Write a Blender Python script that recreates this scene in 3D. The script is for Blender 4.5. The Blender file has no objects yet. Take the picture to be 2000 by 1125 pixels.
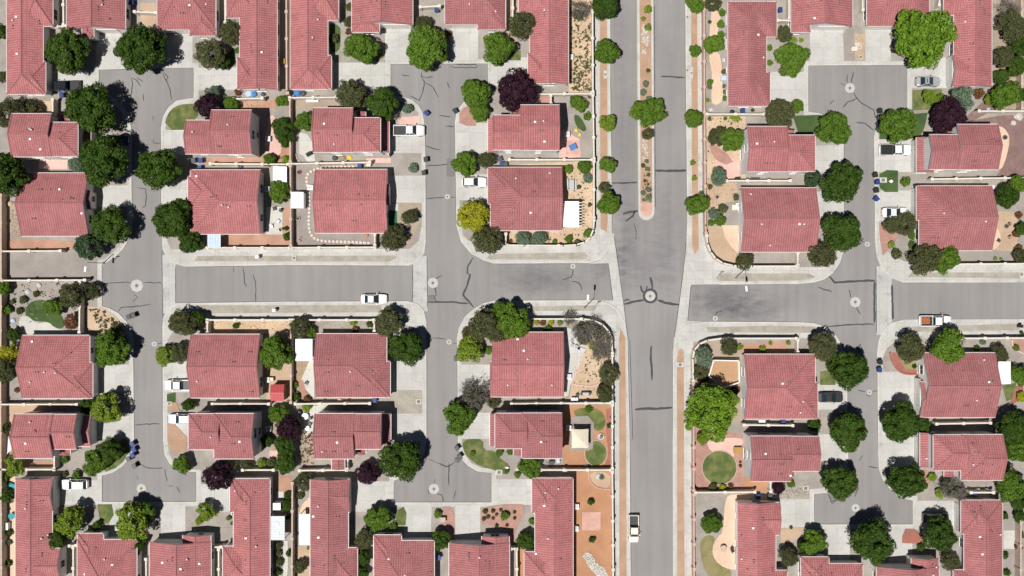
import bpy, bmesh, math, random
import numpy as np
from mathutils import Vector, Matrix
from mathutils.geometry import tessellate_polygon
random.seed(7)
SC = bpy.context.scene
COL = SC.collection
S, H = 0.094, 160.0            # metres per pixel on the ground, flying height

def at(px, py, z=0.0):
    k = S * (H - z) / H
    return ((px - 1000.0) * k, (562.5 - py) * k)

# ------------------------------------------------------------------ materials
def new_mat(name):
    m = bpy.data.materials.new(name); m.use_nodes = True
    nt = m.node_tree
    b = nt.nodes['Principled BSDF']
    return m, nt, b

def rgb(c): return (c[0], c[1], c[2], 1.0)

def noise(nt, vec, scale, detail=4.0, rough=0.6):
    n = nt.nodes.new('ShaderNodeTexNoise'); n.inputs['Scale'].default_value = scale
    n.inputs['Detail'].default_value = detail; n.inputs['Roughness'].default_value = rough
    if vec is not None: nt.links.new(vec, n.inputs['Vector'])
    return n

def ramp(nt, fac, a, b, ca=(0, 0, 0), cb=(1, 1, 1)):
    r = nt.nodes.new('ShaderNodeValToRGB'); e = r.color_ramp.elements
    e[0].position = a; e[1].position = b; e[0].color = rgb(ca); e[1].color = rgb(cb)
    nt.links.new(fac, r.inputs['Fac']); return r

def mix(nt, fac, a, b, mode='MIX'):
    m = nt.nodes.new('ShaderNodeMix'); m.data_type = 'RGBA'; m.blend_type = mode
    for i, v in ((0, fac), (6, a), (7, b)):
        if hasattr(v, 'is_linked') or hasattr(v, 'links'): nt.links.new(v, m.inputs[i])
        elif i == 0: m.inputs[0].default_value = v
        else: m.inputs[i].default_value = rgb(v)
    return m.outputs[2]

def math_node(nt, op, a, b=None):
    n = nt.nodes.new('ShaderNodeMath'); n.operation = op
    for i, v in enumerate((a, b)):
        if v is None: continue
        if hasattr(v, 'links'): nt.links.new(v, n.inputs[i])
        else: n.inputs[i].default_value = v
    return n.outputs[0]

def surface(name, c1, c2, big=0.25, fine=9.0, rough=0.9, bump=0.15, speck=None, speck_amt=0.5, lo=0.38, hi=0.62):
    """two-tone mottled ground or plaster; speck adds small stones or leaves"""
    m, nt, b = new_mat(name)
    tc = nt.nodes.new('ShaderNodeTexCoord').outputs['Object']
    n1 = noise(nt, tc, big, 5)
    f1 = ramp(nt, n1.outputs['Fac'], lo, hi)
    col = mix(nt, f1.outputs['Color'], c1, c2)
    n2 = noise(nt, tc, fine, 3)
    f2 = ramp(nt, n2.outputs['Fac'], 0.3, 0.7, (0.78, 0.78, 0.78), (1.2, 1.2, 1.2))
    col = mix(nt, 1.0, col, f2.outputs['Color'], 'MULTIPLY')
    if speck is not None:
        v = nt.nodes.new('ShaderNodeTexVoronoi'); v.inputs['Scale'].default_value = 2.6
        nt.links.new(tc, v.inputs['Vector'])
        f3 = ramp(nt, v.outputs['Distance'], 0.12, 0.26, (speck_amt,) * 3, (0, 0, 0))
        col = mix(nt, f3.outputs['Color'], col, speck)
    nt.links.new(col, b.inputs['Base Color']); b.inputs['Roughness'].default_value = rough
    if bump:
        bp = nt.nodes.new('ShaderNodeBump'); bp.inputs['Strength'].default_value = bump; bp.inputs['Distance'].default_value = 0.05
        nt.links.new(n2.outputs['Fac'], bp.inputs['Height']); nt.links.new(bp.outputs['Normal'], b.inputs['Normal'])
    return m

def plain(name, c, rough=0.5, metal=0.0, coat=0.0, var=0.08):
    m, nt, b = new_mat(name)
    tc = nt.nodes.new('ShaderNodeTexCoord').outputs['Object']
    n = noise(nt, tc, 3.0, 3)
    f = ramp(nt, n.outputs['Fac'], 0.3, 0.7, (1 - var,) * 3, (1 + var,) * 3)
    nt.links.new(mix(nt, 1.0, c, f.outputs['Color'], 'MULTIPLY'), b.inputs['Base Color'])
    b.inputs['Roughness'].default_value = rough; b.inputs['Metallic'].default_value = metal
    b.inputs['Coat Weight'].default_value = coat
    return m

def concrete(name, c1, c2, slab=(1.6, 1.6), stain=0.25):
    m, nt, b = new_mat(name)
    tc = nt.nodes.new('ShaderNodeTexCoord').outputs['Object']
    col = mix(nt, ramp(nt, noise(nt, tc, 0.22, 6).outputs['Fac'], 0.35, 0.65).outputs['Color'], c1, c2)
    f2 = ramp(nt, noise(nt, tc, 5.0, 4).outputs['Fac'], 0.3, 0.7, (0.9,) * 3, (1.07,) * 3)
    col = mix(nt, 1.0, col, f2.outputs['Color'], 'MULTIPLY')
    # separate slabs poured with slightly different tone, and their joints
    br = nt.nodes.new('ShaderNodeTexBrick'); br.offset = 0.0
    br.inputs['Scale'].default_value = 1.0
    br.inputs['Brick Width'].default_value = slab[0]; br.inputs['Row Height'].default_value = slab[1]
    br.inputs['Mortar Size'].default_value = 0.022
    br.inputs['Color1'].default_value = rgb((1.04,) * 3); br.inputs['Color2'].default_value = rgb((0.94,) * 3)
    br.inputs['Mortar'].default_value = rgb((0.72,) * 3)
    nt.links.new(tc, br.inputs['Vector'])
    col = mix(nt, 1.0, col, br.outputs['Color'], 'MULTIPLY')
    st = ramp(nt, noise(nt, tc, 0.6, 6, 0.7).outputs['Fac'], 0.52, 0.72, (1, 1, 1), (1 - stain,) * 3)
    col = mix(nt, 1.0, col, st.outputs['Color'], 'MULTIPLY')
    nt.links.new(col, b.inputs['Base Color']); b.inputs['Roughness'].default_value = 0.9
    return m

def paving(name, c1, c2, mortar, w=0.4, h=0.2):
    m, nt, b = new_mat(name)
    tc = nt.nodes.new('ShaderNodeTexCoord').outputs['Object']
    br = nt.nodes.new('ShaderNodeTexBrick'); br.inputs['Scale'].default_value = 1.0
    br.inputs['Brick Width'].default_value = w; br.inputs['Row Height'].default_value = h
    br.inputs['Mortar Size'].default_value = 0.015
    br.inputs['Color1'].default_value = rgb(c1); br.inputs['Color2'].default_value = rgb(c2); br.inputs['Mortar'].default_value = rgb(mortar)
    nt.links.new(tc, br.inputs['Vector'])
    f = ramp(nt, noise(nt, tc, 0.5, 5).outputs['Fac'], 0.3, 0.7, (0.85,) * 3, (1.12,) * 3)
    nt.links.new(mix(nt, 1.0, br.outputs['Color'], f.outputs['Color'], 'MULTIPLY'), b.inputs['Base Color'])
    b.inputs['Roughness'].default_value = 0.9
    return m

def asphalt():
    m, nt, b = new_mat('asphalt')
    tc = nt.nodes.new('ShaderNodeTexCoord').outputs['Object']
    col = mix(nt, ramp(nt, noise(nt, tc, 0.06, 5).outputs['Fac'], 0.35, 0.65).outputs['Color'], (0.228, 0.214, 0.205), (0.265, 0.250, 0.240))
    f = ramp(nt, noise(nt, tc, 14, 3).outputs['Fac'], 0.25, 0.75, (0.90,) * 3, (1.10,) * 3)
    col = mix(nt, 1.0, col, f.outputs['Color'], 'MULTIPLY')
    mp = nt.nodes.new('ShaderNodeMapping'); mp.inputs['Scale'].default_value = (0.55, 0.025, 1); nt.links.new(tc, mp.inputs['Vector'])
    s = ramp(nt, noise(nt, mp.outputs['Vector'], 1.0, 3).outputs['Fac'], 0.38, 0.66, (1.04,) * 3, (0.91,) * 3)
    col = mix(nt, 1.0, col, s.outputs['Color'], 'MULTIPLY')
    # old oil and sealer stains, each with its own place on the road
    mp2 = nt.nodes.new('ShaderNodeMapping'); mp2.inputs['Scale'].default_value = (0.35, 0.9, 1); nt.links.new(tc, mp2.inputs['Vector'])
    nz = noise(nt, mp2.outputs['Vector'], 1.0, 5, 0.65).outputs['Fac']
    for (px, py, rx, ry, k) in ((1415, 575, 7.5, 4.2, 0.62), (1468, 606, 6.5, 3.0, 0.62), (1400, 598, 6, 2.6, .7), (1040, 540, 7.5, 3.6, 0.72), (1075, 552, 10, 2.4, 0.8),
                             (1185, 505, 4.2, 4.0, 0.6), (1230, 470, 3, 11, 0.78), (1300, 470, 2.6, 12, 0.8), (1262, 520, 7, 6, 0.82), (1222, 120, 1.5, 40, 0.84), (1210, 250, 1.2, 34, .9), (1305, 200, 1.2, 40, .92),
                             (1520, 590, 12, 3, .9), (980, 150, 5, 3, .9), (310, 620, 4, 4, .9)):
        x, y = at(px, py)
        mpp = nt.nodes.new('ShaderNodeMapping'); mpp.vector_type = 'TEXTURE'
        mpp.inputs['Location'].default_value = (x, y, 0); mpp.inputs['Scale'].default_value = (rx, ry, 1e6)
        nt.links.new(tc, mpp.inputs['Vector'])
        ln = nt.nodes.new('ShaderNodeVectorMath'); ln.operation = 'LENGTH'; nt.links.new(mpp.outputs['Vector'], ln.inputs[0])
        e = math_node(nt, 'SUBTRACT', math_node(nt, 'MULTIPLY', nz, 2.0), ln.outputs['Value'])
        k = k + (1 - k) * .25; fr = ramp(nt, e, 0.0, 0.9, (1, 1, 1), (k, k, k * 1.03))
        col = mix(nt, 1.0, col, fr.outputs['Color'], 'MULTIPLY')
    nt.links.new(col, b.inputs['Base Color']); b.inputs['Roughness'].default_value = 0.92
    return m

def tile_mat(name, c):
    """clay pantiles: rounded runs down the slope and overlapping courses, from the roof's own UVs in metres"""
    m, nt, b = new_mat(name)
    uv = nt.nodes.new('ShaderNodeUVMap'); uv.uv_map = 'tile'
    sp = nt.nodes.new('ShaderNodeSeparateXYZ'); nt.links.new(uv.outputs['UV'], sp.inputs[0])
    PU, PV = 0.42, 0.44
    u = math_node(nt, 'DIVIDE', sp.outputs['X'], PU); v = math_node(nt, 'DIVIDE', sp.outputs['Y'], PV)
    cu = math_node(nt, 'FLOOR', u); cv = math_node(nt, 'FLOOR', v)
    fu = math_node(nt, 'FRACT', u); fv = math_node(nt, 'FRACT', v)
    cb = nt.nodes.new('ShaderNodeCombineXYZ'); nt.links.new(cu, cb.inputs[0]); nt.links.new(cv, cb.inputs[1])
    oi = nt.nodes.new('ShaderNodeObjectInfo'); nt.links.new(oi.outputs['Random'], cb.inputs[2])
    wn = nt.nodes.new('ShaderNodeTexWhiteNoise'); nt.links.new(cb.outputs[0], wn.inputs['Vector'])
    f = ramp(nt, wn.outputs['Value'], 0.0, 1.0, (0.92, 0.90, 0.90), (1.07, 1.09, 1.09))
    col = mix(nt, 1.0, c, f.outputs['Color'], 'MULTIPLY')
    tc = nt.nodes.new('ShaderNodeTexCoord').outputs['Object']
    w = ramp(nt, noise(nt, tc, 0.35, 5, 0.7).outputs['Fac'], 0.35, 0.7, (1.09, 1.10, 1.10), (0.82, 0.80, 0.80))
    col = mix(nt, 1.0, col, w.outputs['Color'], 'MULTIPLY')
    ov = ramp(nt, oi.outputs['Random'], 0, 1, (0.86, 0.88, 0.90), (1.06, 1.05, 1.04))
    col = mix(nt, 1.0, col, ov.outputs['Color'], 'MULTIPLY')
    # joint shade painted into the colour, between the tile runs and under each course
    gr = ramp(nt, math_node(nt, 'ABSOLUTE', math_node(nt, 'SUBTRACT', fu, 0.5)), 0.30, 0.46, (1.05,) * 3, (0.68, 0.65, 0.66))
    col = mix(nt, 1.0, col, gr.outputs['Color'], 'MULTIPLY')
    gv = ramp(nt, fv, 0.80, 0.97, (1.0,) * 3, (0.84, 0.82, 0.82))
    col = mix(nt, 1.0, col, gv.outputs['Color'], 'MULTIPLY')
    nt.links.new(col, b.inputs['Base Color']); b.inputs['Roughness'].default_value = 0.82
    hu = math_node(nt, 'POWER', math_node(nt, 'SINE', math_node(nt, 'MULTIPLY', fu, math.pi)), 0.55)
    hh = math_node(nt, 'ADD', math_node(nt, 'MULTIPLY', hu, 1.0), math_node(nt, 'MULTIPLY', math_node(nt, 'SUBTRACT', 1.0, fv), 0.42))
    bp = nt.nodes.new('ShaderNodeBump'); bp.inputs['Strength'].default_value = 0.65; bp.inputs['Distance'].default_value = 0.10
    nt.links.new(hh, bp.inputs['Height']); nt.links.new(bp.outputs['Normal'], b.inputs['Normal'])
    return m

def leaf_mat(name, c1, c2, rough=0.62):
    m, nt, b = new_mat(name)
    g = nt.nodes.new('ShaderNodeNewGeometry')
    oi = nt.nodes.new('ShaderNodeObjectInfo')
    f = math_node(nt, 'ADD', math_node(nt, 'MULTIPLY', g.outputs['Random Per Island'], 0.75), math_node(nt, 'MULTIPLY', oi.outputs['Random'], 0.25))
    col = mix(nt, f, c1, c2)
    nt.links.new(col, b.inputs['Base Color']); b.inputs['Roughness'].default_value = rough
    b.inputs['Specular IOR Level'].default_value = 0.12
    return m

def glass_mat(name='window_glass', c=(0.03, 0.04, 0.055)):
    m, nt, b = new_mat(name)
    b.inputs['Base Color'].default_value = rgb(c); b.inputs['Roughness'].default_value = 0.12
    b.inputs['Specular IOR Level'].default_value = 0.6
    return m

M = {}
M['asphalt'] = asphalt()
M['concrete'] = concrete('concrete', (0.44, 0.425, 0.395), (0.51, 0.496, 0.465))
M['driveway'] = concrete('driveway_concrete', (0.44, 0.428, 0.40), (0.51, 0.496, 0.465), (2.6, 2.6), 0.17)
M['kerb'] = concrete('kerb_concrete', (0.48, 0.46, 0.415), (0.55, 0.53, 0.485), (3.0, 3.0), 0.2)
M['pan'] = concrete('pan_concrete', (0.41, 0.40, 0.38), (0.485, 0.475, 0.455), (1.5, 2.2), 0.35)
M['earth'] = surface('earth', (0.30, 0.235, 0.175), (0.38, 0.30, 0.23), 0.15, 6, speck=(0.2, 0.15, 0.10), speck_amt=0.4)
M['gravel'] = surface('gravel', (0.265, 0.235, 0.205), (0.335, 0.30, 0.265), 0.3, 11, bump=0.4, speck=(0.40, 0.36, 0.31), speck_amt=0.4)
M['greygravel'] = surface('grey_gravel', (0.255, 0.225, 0.20), (0.30, 0.268, 0.24), 0.3, 12, bump=0.3)
M['pebble'] = surface('parkway_gravel', (0.29, 0.26, 0.215), (0.37, 0.335, 0.28), 0.5, 10, bump=0.5, speck=(0.46, 0.42, 0.36), speck_amt=0.5)
M['strip'] = surface('parkway_crusher', (0.36, 0.225, 0.145), (0.425, 0.275, 0.185), 0.3, 12, bump=0.3)
M['sand'] = surface('sand', (0.46, 0.335, 0.22), (0.55, 0.41, 0.28), 0.25, 5, speck=(0.26, 0.20, 0.13), speck_amt=0.45)
M['tan'] = surface('tan_gravel', (0.41, 0.29, 0.195), (0.47, 0.34, 0.235), 0.3, 10, bump=0.2)
M['peach'] = surface('peach_concrete', (0.60, 0.42, 0.30), (0.66, 0.475, 0.35), 0.3, 5, bump=0.05)
M['pink'] = surface('pink_concrete', (0.58, 0.37, 0.32), (0.66, 0.43, 0.37), 0.4, 5, bump=0.05)
M['red'] = surface('red_earth', (0.36, 0.20, 0.135), (0.44, 0.255, 0.18), 0.3, 8)
M['orange'] = surface('orange_gravel', (0.375, 0.19, 0.10), (0.43, 0.225, 0.122), 0.3, 12)
M['paver'] = paving('brick_pavers', (0.36, 0.19, 0.15), (0.42, 0.23, 0.185), (0.32, 0.2, 0.16))
M['redpaver'] = paving('red_bricks', (0.30, 0.10, 0.075), (0.35, 0.13, 0.09), (0.28, 0.14, 0.11))
M['pinkpaver'] = paving('pink_pavers', (0.52, 0.29, 0.23), (0.58, 0.34, 0.28), (0.55, 0.4, 0.35), 1.0, 1.0)
M['brownpaver'] = paving('brown_pavers', (0.19, 0.115, 0.105), (0.225, 0.14, 0.125), (0.2, 0.14, 0.12), 0.5, 0.5)
M['stone'] = plain('pale_stone', (0.62, 0.49, 0.42), 0.9, var=.12)
M['lawn'] = surface('lawn', (0.07, 0.105, 0.022), (0.19, 0.18, 0.065), 0.55, 12, bump=0.5, lo=.42, hi=.68)
M['lawn2'] = surface('green_lawn', (0.035, 0.072, 0.016), (0.066, 0.105, 0.026), 0.3, 12, bump=0.5)
M['drylawn'] = surface('dry_lawn', (0.17, 0.165, 0.06), (0.27, 0.22, 0.11), 0.4, 10, bump=0.5)
M['turf'] = plain('artificial_turf', (0.01, 0.10, 0.035), 0.9)
M['rock'] = surface('white_rocks', (0.42, 0.38, 0.34), (0.62, 0.59, 0.54), 3, 6, bump=0.6)
M['seal'] = plain('crack_sealant', (0.052, 0.053, 0.058), 0.8)
M['patch'] = plain('patched_asphalt', (0.175, 0.166, 0.16), 0.9, var=0.12)
M['stucco'] = surface('stucco', (0.76, 0.74, 0.71), (0.82, 0.80, 0.77), 0.3, 12, bump=0.1)
M['stucco_pink'] = surface('pink_stucco', (0.62, 0.43, 0.37), (0.68, 0.48, 0.42), 0.3, 12, bump=0.1)
M['trim'] = plain('white_trim', (0.74, 0.73, 0.70), 0.6)
M['gutter'] = plain('gutter_metal', (0.60, 0.55, 0.52), 0.5)
M['garage'] = plain('garage_door_paint', (0.66, 0.64, 0.60), 0.55)
M['glass'] = glass_mat()
M['tile'] = tile_mat('red_roof_tile', (0.385, 0.141, 0.139)); M['ridge'] = plain('dark_ridge_tile', (0.30, 0.115, 0.115), 0.85, var=0.15)  # ridge and hip caps in a darker red than the roof tile
M['block'] = surface('block_wall', (0.60, 0.545, 0.46), (0.68, 0.625, 0.545), 0.6, 6, bump=0.1)
M['block_tan'] = surface('tan_block_wall', (0.46, 0.35, 0.28), (0.53, 0.41, 0.33), 0.6, 6, bump=0.1)
M['block_pink'] = surface('pink_block_wall', (0.50, 0.335, 0.27), (0.56, 0.39, 0.32), 0.6, 6, bump=0.1)
M['dark'] = plain('black_plastic', (0.014, 0.014, 0.016), 0.5)
M['bluebin'] = plain('blue_plastic', (0.008, 0.034, 0.17), 0.6)
M['greybin'] = plain('grey_plastic', (0.05, 0.055, 0.065), 0.5)
M['steel'] = plain('galvanised_steel', (0.45, 0.46, 0.47), 0.4, 0.6)
M['iron'] = plain('cast_iron', (0.16, 0.145, 0.13), 0.7)
M['whitemetal'] = plain('white_metal', (0.80, 0.80, 0.80), 0.45)
M['greymetal'] = plain('grey_metal', (0.46, 0.48, 0.50), 0.5)
M['bluemetal'] = plain('pale_blue_sheet', (0.42, 0.52, 0.63), 0.45)
M['redmetal'] = plain('red_sheet_roof', (0.42, 0.045, 0.05), 0.5)
M['cream'] = plain('cream_canvas', (0.68, 0.60, 0.47), 0.85)
M['wood'] = plain('weathered_wood', (0.32, 0.22, 0.14), 0.8, var=0.2)
M['deckwood'] = plain('deck_boards', (0.42, 0.25, 0.135), 0.8, var=0.1)
M['teal'] = plain('teal_fabric', (0.02, 0.28, 0.30), 0.7)
M['yellow'] = plain('yellow_paint', (0.70, 0.50, 0.02), 0.5)
M['ochre'] = plain('ochre_paint', (0.38, 0.22, 0.05), 0.7)
M['bluefab'] = plain('blue_fabric', (0.05, 0.18, 0.42), 0.7)
M['bark'] = plain('bark', (0.13, 0.10, 0.075), 0.95, var=0.25)
M['greybark'] = plain('grey_bark', (0.25, 0.22, 0.19), 0.95, var=0.25)
M['tyre'] = plain('tyre_rubber', (0.02, 0.02, 0.02), 0.85)
M['rim'] = plain('alloy_rim', (0.5, 0.5, 0.5), 0.35, 0.7)
M['carglass'] = glass_mat('car_glass', (0.02, 0.03, 0.035))
M['lamp_lens'] = plain('clear_lens', (0.75, 0.77, 0.78), 0.15)
M['red_lens'] = plain('red_lens', (0.42, 0.01, 0.01), 0.2)
M['p_white'] = plain('white_car_paint', (0.78, 0.78, 0.77), 0.28, 0, 0.6, 0.02)
M['p_cream'] = plain('cream_car_paint', (0.78, 0.73, 0.62), 0.35, 0, 0.4, 0.02)
M['p_silver'] = plain('silver_car_paint', (0.48, 0.50, 0.52), 0.3, 0.4, 0.6, 0.02)
M['p_pale'] = plain('pale_blue_car_paint', (0.62, 0.70, 0.76), 0.3, 0.1, 0.6, 0.02)
M['p_dark'] = plain('charcoal_car_paint', (0.05, 0.052, 0.06), 0.25, 0.2, 0.7, 0.02)
M['p_black'] = plain('black_car_paint', (0.015, 0.018, 0.025), 0.2, 0, 0.8, 0.02)
M['p_blue'] = plain('dark_blue_car_paint', (0.02, 0.045, 0.12), 0.25, 0.1, 0.7, 0.02)
LEAF = {
 'D': leaf_mat('dark_green_leaves', (0.013, 0.033, 0.004), (0.070, 0.124, 0.015)),
 'G': leaf_mat('green_leaves', (0.030, 0.070, 0.007), (0.135, 0.225, 0.024)),
 'M': leaf_mat('bright_green_leaves', (0.046, 0.100, 0.007), (0.185, 0.305, 0.026)),
 'L': leaf_mat('yellow_green_leaves', (0.075, 0.13, 0.010), (0.235, 0.315, 0.034)),
 'Y': leaf_mat('golden_leaves', (0.17, 0.185, 0.008), (0.42, 0.39, 0.022)),
 'P': leaf_mat('purple_leaves', (0.012, 0.004, 0.008), (0.052, 0.018, 0.032)),
 'O': leaf_mat('olive_leaves', (0.030, 0.036, 0.013), (0.125, 0.130, 0.052)),
 'S': leaf_mat('blue_grey_leaves', (0.055, 0.090, 0.052), (0.18, 0.235, 0.155)),
 'C': leaf_mat('conifer_needles', (0.018, 0.040, 0.018), (0.066, 0.110, 0.048)),
 'B': leaf_mat('sparse_grey_leaves', (0.075, 0.068, 0.055), (0.19, 0.17, 0.14)),
 'R': leaf_mat('rust_leaves', (0.08, 0.035, 0.015), (0.20, 0.09, 0.04)),
}

# ------------------------------------------------------------------ mesh helpers
class MB:
    def __init__(self): self.v = []; self.f = []; self.mi = []; self.uv = {}
    def face(self, pts, mi=0, uv=None):
        n = len(self.v); self.v += [tuple(p) for p in pts]
        if uv: self.uv[len(self.f)] = uv
        self.f.append(tuple(range(n, n + len(pts)))); self.mi.append(mi)
    def box(self, x0, y0, z0, x1, y1, z1, mi=0):
        n = len(self.v)
        self.v += [(x0, y0, z0), (x1, y0, z0), (x1, y1, z0), (x0, y1, z0), (x0, y0, z1), (x1, y0, z1), (x1, y1, z1), (x0, y1, z1)]
        for q in ((3, 2, 1, 0), (4, 5, 6, 7), (0, 1, 5, 4), (1, 2, 6, 5), (2, 3, 7, 6), (3, 0, 4, 7)):
            self.f.append(tuple(n + i for i in q)); self.mi.append(mi)
    def beam(self, p, q, w, h, mi=0):
        p = Vector(p); q = Vector(q); d = q - p
        if d.length < 1e-5: return
        d.normalize(); s = d.cross(Vector((0, 0, 1)))
        s = Vector((1, 0, 0)) if s.length < 1e-4 else s.normalized()
        u = s.cross(d); n = len(self.v)
        for c in (p, q):
            for a, b in ((-1, -1), (1, -1), (1, 1), (-1, 1)):
                self.v.append(tuple(c + s * a * w / 2 + u * b * h / 2))
        for k in ((0, 1, 2, 3), (7, 6, 5, 4), (0, 4, 5, 1), (1, 5, 6, 2), (2, 6, 7, 3), (3, 7, 4, 0)):
            self.f.append(tuple(n + i for i in k)); self.mi.append(mi)
    def tube(self, p, q, r0, r1, n=8, mi=0, cap=True):
        p = Vector(p); q = Vector(q); d = (q - p).normalized()
        s = d.cross(Vector((0, 0, 1)));  s = Vector((1, 0, 0)) if s.length < 1e-4 else s.normalized()
        u = s.cross(d); b = len(self.v)
        for c, r in ((p, r0), (q, r1)):
            for i in range(n):
                a = 2 * math.pi * i / n
                self.v.append(tuple(c + s * math.cos(a) * r + u * math.sin(a) * r))
        for i in range(n):
            j = (i + 1) % n
            self.f.append((b + i, b + j, b + n + j, b + n + i)); self.mi.append(mi)
        if cap:
            self.f.append(tuple(b + n + i for i in range(n))); self.mi.append(mi)
            self.f.append(tuple(b + i for i in reversed(range(n)))); self.mi.append(mi)
    def lathe(self, prof, c=(0, 0, 0), n=20, mi=0):
        b = len(self.v)
        for r, z in prof:
            for i in range(n):
                a = 2 * math.pi * i / n; self.v.append((c[0] + r * math.cos(a), c[1] + r * math.sin(a), c[2] + z))
        for k in range(len(prof) - 1):
            for i in range(n):
                j = (i + 1) % n
                self.f.append((b + k * n + i, b + k * n + j, b + (k + 1) * n + j, b + (k + 1) * n + i)); self.mi.append(mi)
        self.f.append(tuple(b + (len(prof) - 1) * n + i for i in range(n))); self.mi.append(mi)
    def prism(self, poly, z0, z1, mi=0, bottom=False):
        """poly: world xy, any concave outline"""
        a = sum(poly[i - 1][0] * poly[i][1] - poly[i][0] * poly[i - 1][1] for i in range(len(poly)))
        if a < 0: poly = poly[::-1]
        tris = tessellate_polygon([[Vector((x, y, 0)) for x, y in poly]])
        n = len(self.v); self.v += [(x, y, z1) for x, y in poly]
        for t in tris:
            p = [Vector(poly[i]) for i in t]
            c = (p[1] - p[0]).cross(p[2] - p[0]) if False else (p[1][0] - p[0][0]) * (p[2][1] - p[0][1]) - (p[1][1] - p[0][1]) * (p[2][0] - p[0][0])
            t = t if c > 0 else t[::-1]
            self.f.append(tuple(n + i for i in t)); self.mi.append(mi)
        if z0 < z1 - 1e-4:
            m = len(self.v); self.v += [(x, y, z0) for x, y in poly]; k = len(poly)
            for i in range(k):
                j = (i + 1) % k
                self.f.append((m + i, m + j, n + j, n + i)); self.mi.append(mi)
            if bottom:
                for t in tris: self.f.append(tuple(m + i for i in t)); self.mi.append(mi)
    def mesh(self, name, mats, smooth=False):
        me = bpy.data.meshes.new(name); me.from_pydata(self.v, [], self.f)
        for m in (mats if isinstance(mats, (list, tuple)) else [mats]): me.materials.append(m)
        me.polygons.foreach_set('material_index', self.mi)
        if self.uv:
            l = me.uv_layers.new(name='tile')
            for fi, uv in self.uv.items():
                for li, c in zip(me.polygons[fi].loop_indices, uv): l.data[li].uv = c
        if smooth: me.polygons.foreach_set('use_smooth', [True] * len(me.polygons))
        me.update(); return me
    def build(self, name, mats, parent=None, loc=(0, 0, 0), smooth=False):
        return put(name, self.mesh(name, mats, smooth), parent, loc)

def put(name, mesh, parent=None, loc=(0, 0, 0), rz=0.0, scale=None):
    o = bpy.data.objects.new(name, mesh); COL.objects.link(o)
    o.location = loc; o.rotation_euler = (0, 0, rz)
    if scale: o.scale = scale
    if parent: o.parent = parent
    return o

def empty(name, loc, rz=0.0):
    o = bpy.data.objects.new(name, None); COL.objects.link(o); o.location = loc; o.rotation_euler = (0, 0, rz)
    o.empty_display_size = 0.3; return o

LABELLED = []      # (obj, look, px, py, size) to be given their relation to the nearest house later
def tag(o, label, cat, group=None):
    o['label'] = label; o['category'] = cat
    if group: o['group'] = group
    return o
def tag_near(o, look, cat, px, py, size, group=None):
    o['category'] = cat
    if group: o['group'] = group
    LABELLED.append((o, look, px, py, size)); return o
def struct(o, kind='structure'):
    o['kind'] = kind; return o

def chaikin(p, n=2, closed=True):
    for _ in range(n):
        q = []
        k = len(p)
        for i in range(k if closed else k - 1):
            a, b = p[i], p[(i + 1) % k]
            q += [(a[0] * .75 + b[0] * .25, a[1] * .75 + b[1] * .25), (a[0] * .25 + b[0] * .75, a[1] * .25 + b[1] * .75)]
        if not closed: q = [p[0]] + q + [p[-1]]
        p = q
    return p

def P(s):
    return [tuple(float(c) for c in t.split(',')) for t in s.split()]

KERB = 0.12
LVL = 0
def sheet(name, pts, mat, z, smooth=0, base=None):
    if smooth: pts = chaikin(pts, smooth)
    m = MB(); m.prism([at(x, y, z) for x, y in pts], z if base is None else base, z)
    return struct(m.build(name, M[mat]))
# ------------------------------------------------------------------ ground, streets, pavements
m = MB(); m.prism([(-1500, -1500), (1500, -1500), (1500, 1500), (-1500, 1500)], -0.03, -0.03)
struct(m.build('ground', M['earth']))
m = MB(); m.prism([at(-300, -300), at(2300, -300), at(2300, 1400), at(-300, 1400)], 0, 0)
struct(m.build('road', M['asphalt']))
WEST = P('-290,-290 1191,-290 1192,150 1194,300 1195,400 1195,455 1189,488 1174,507 1150,514 965,515 944,509 920,496 900,472 891,440 889,300 888,240 892,216 905,200 925,188 953,170 953,124 763,125 '
 '763,186 790,190 806,195 818,206 825,219 829,240 831,300 832,470 829,494 816,511 798,519 560,518 360,521 330,511 317,485 315,440 314,250 318,228 329,209 345,196 378,191 378,132 193,136 193,178 215,186 238,204 252,226 256,250 '
 '258,445 251,468 240,487 224,503 209,512 199,517 199,598 214,602 232,612 247,628 256,645 260,665 262,860 259,882 252,897 238,912 221,923 199,929 199,980 383,980 383,922 360,921 343,915 330,905 321,888 318,860 317,640 319,620 328,602 345,592 '
 '560,589 795,588 815,593 828,606 833,630 833,860 829,885 820,905 804,923 786,934 769,939 769,981 960,981 960,924 933,921 915,911 901,897 894,872 893,700 892,661 896,640 907,619 925,603 944,592 965,587 1165,586 1190,592 1210,607 1221,630 1226,660 '
 '1230,860 1232,1125 1234,1390 -290,1390')
EASTN = P('1337,-290 1338,0 1340,250 1342,430 1341,470 1344,505 1358,535 1382,551 1410,556 1560,555 1590,552 1610,546 1628,533 1641,513 1648,490 1649,470 1648,265 1640,243 1622,228 1600,221 1579,218 1579,128 1772,127 1772,214 1745,218 1725,230 1712,247 1707,267 '
 '1709,470 1712,500 1722,525 1740,543 1765,552 1850,552 2290,550 2290,-290')
EASTS = P('1315,1390 1314,860 1314,690 1318,660 1326,644 1345,632 1380,628 1560,629 1590,631 1612,638 1631,653 1645,673 1653,700 1655,770 1657,900 1652,930 1636,952 1615,963 1590,965 1590,1024 1783,1024 1783,978 1762,974 1742,960 1726,940 1717,918 1715,890 '
 '1714,760 1713,690 1716,665 1724,645 1740,631 1765,624 2290,622 2290,1390')
for pts in (WEST, EASTN, EASTS):
    sheet('pavement', pts, 'concrete', KERB, base=-0.02)
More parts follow.
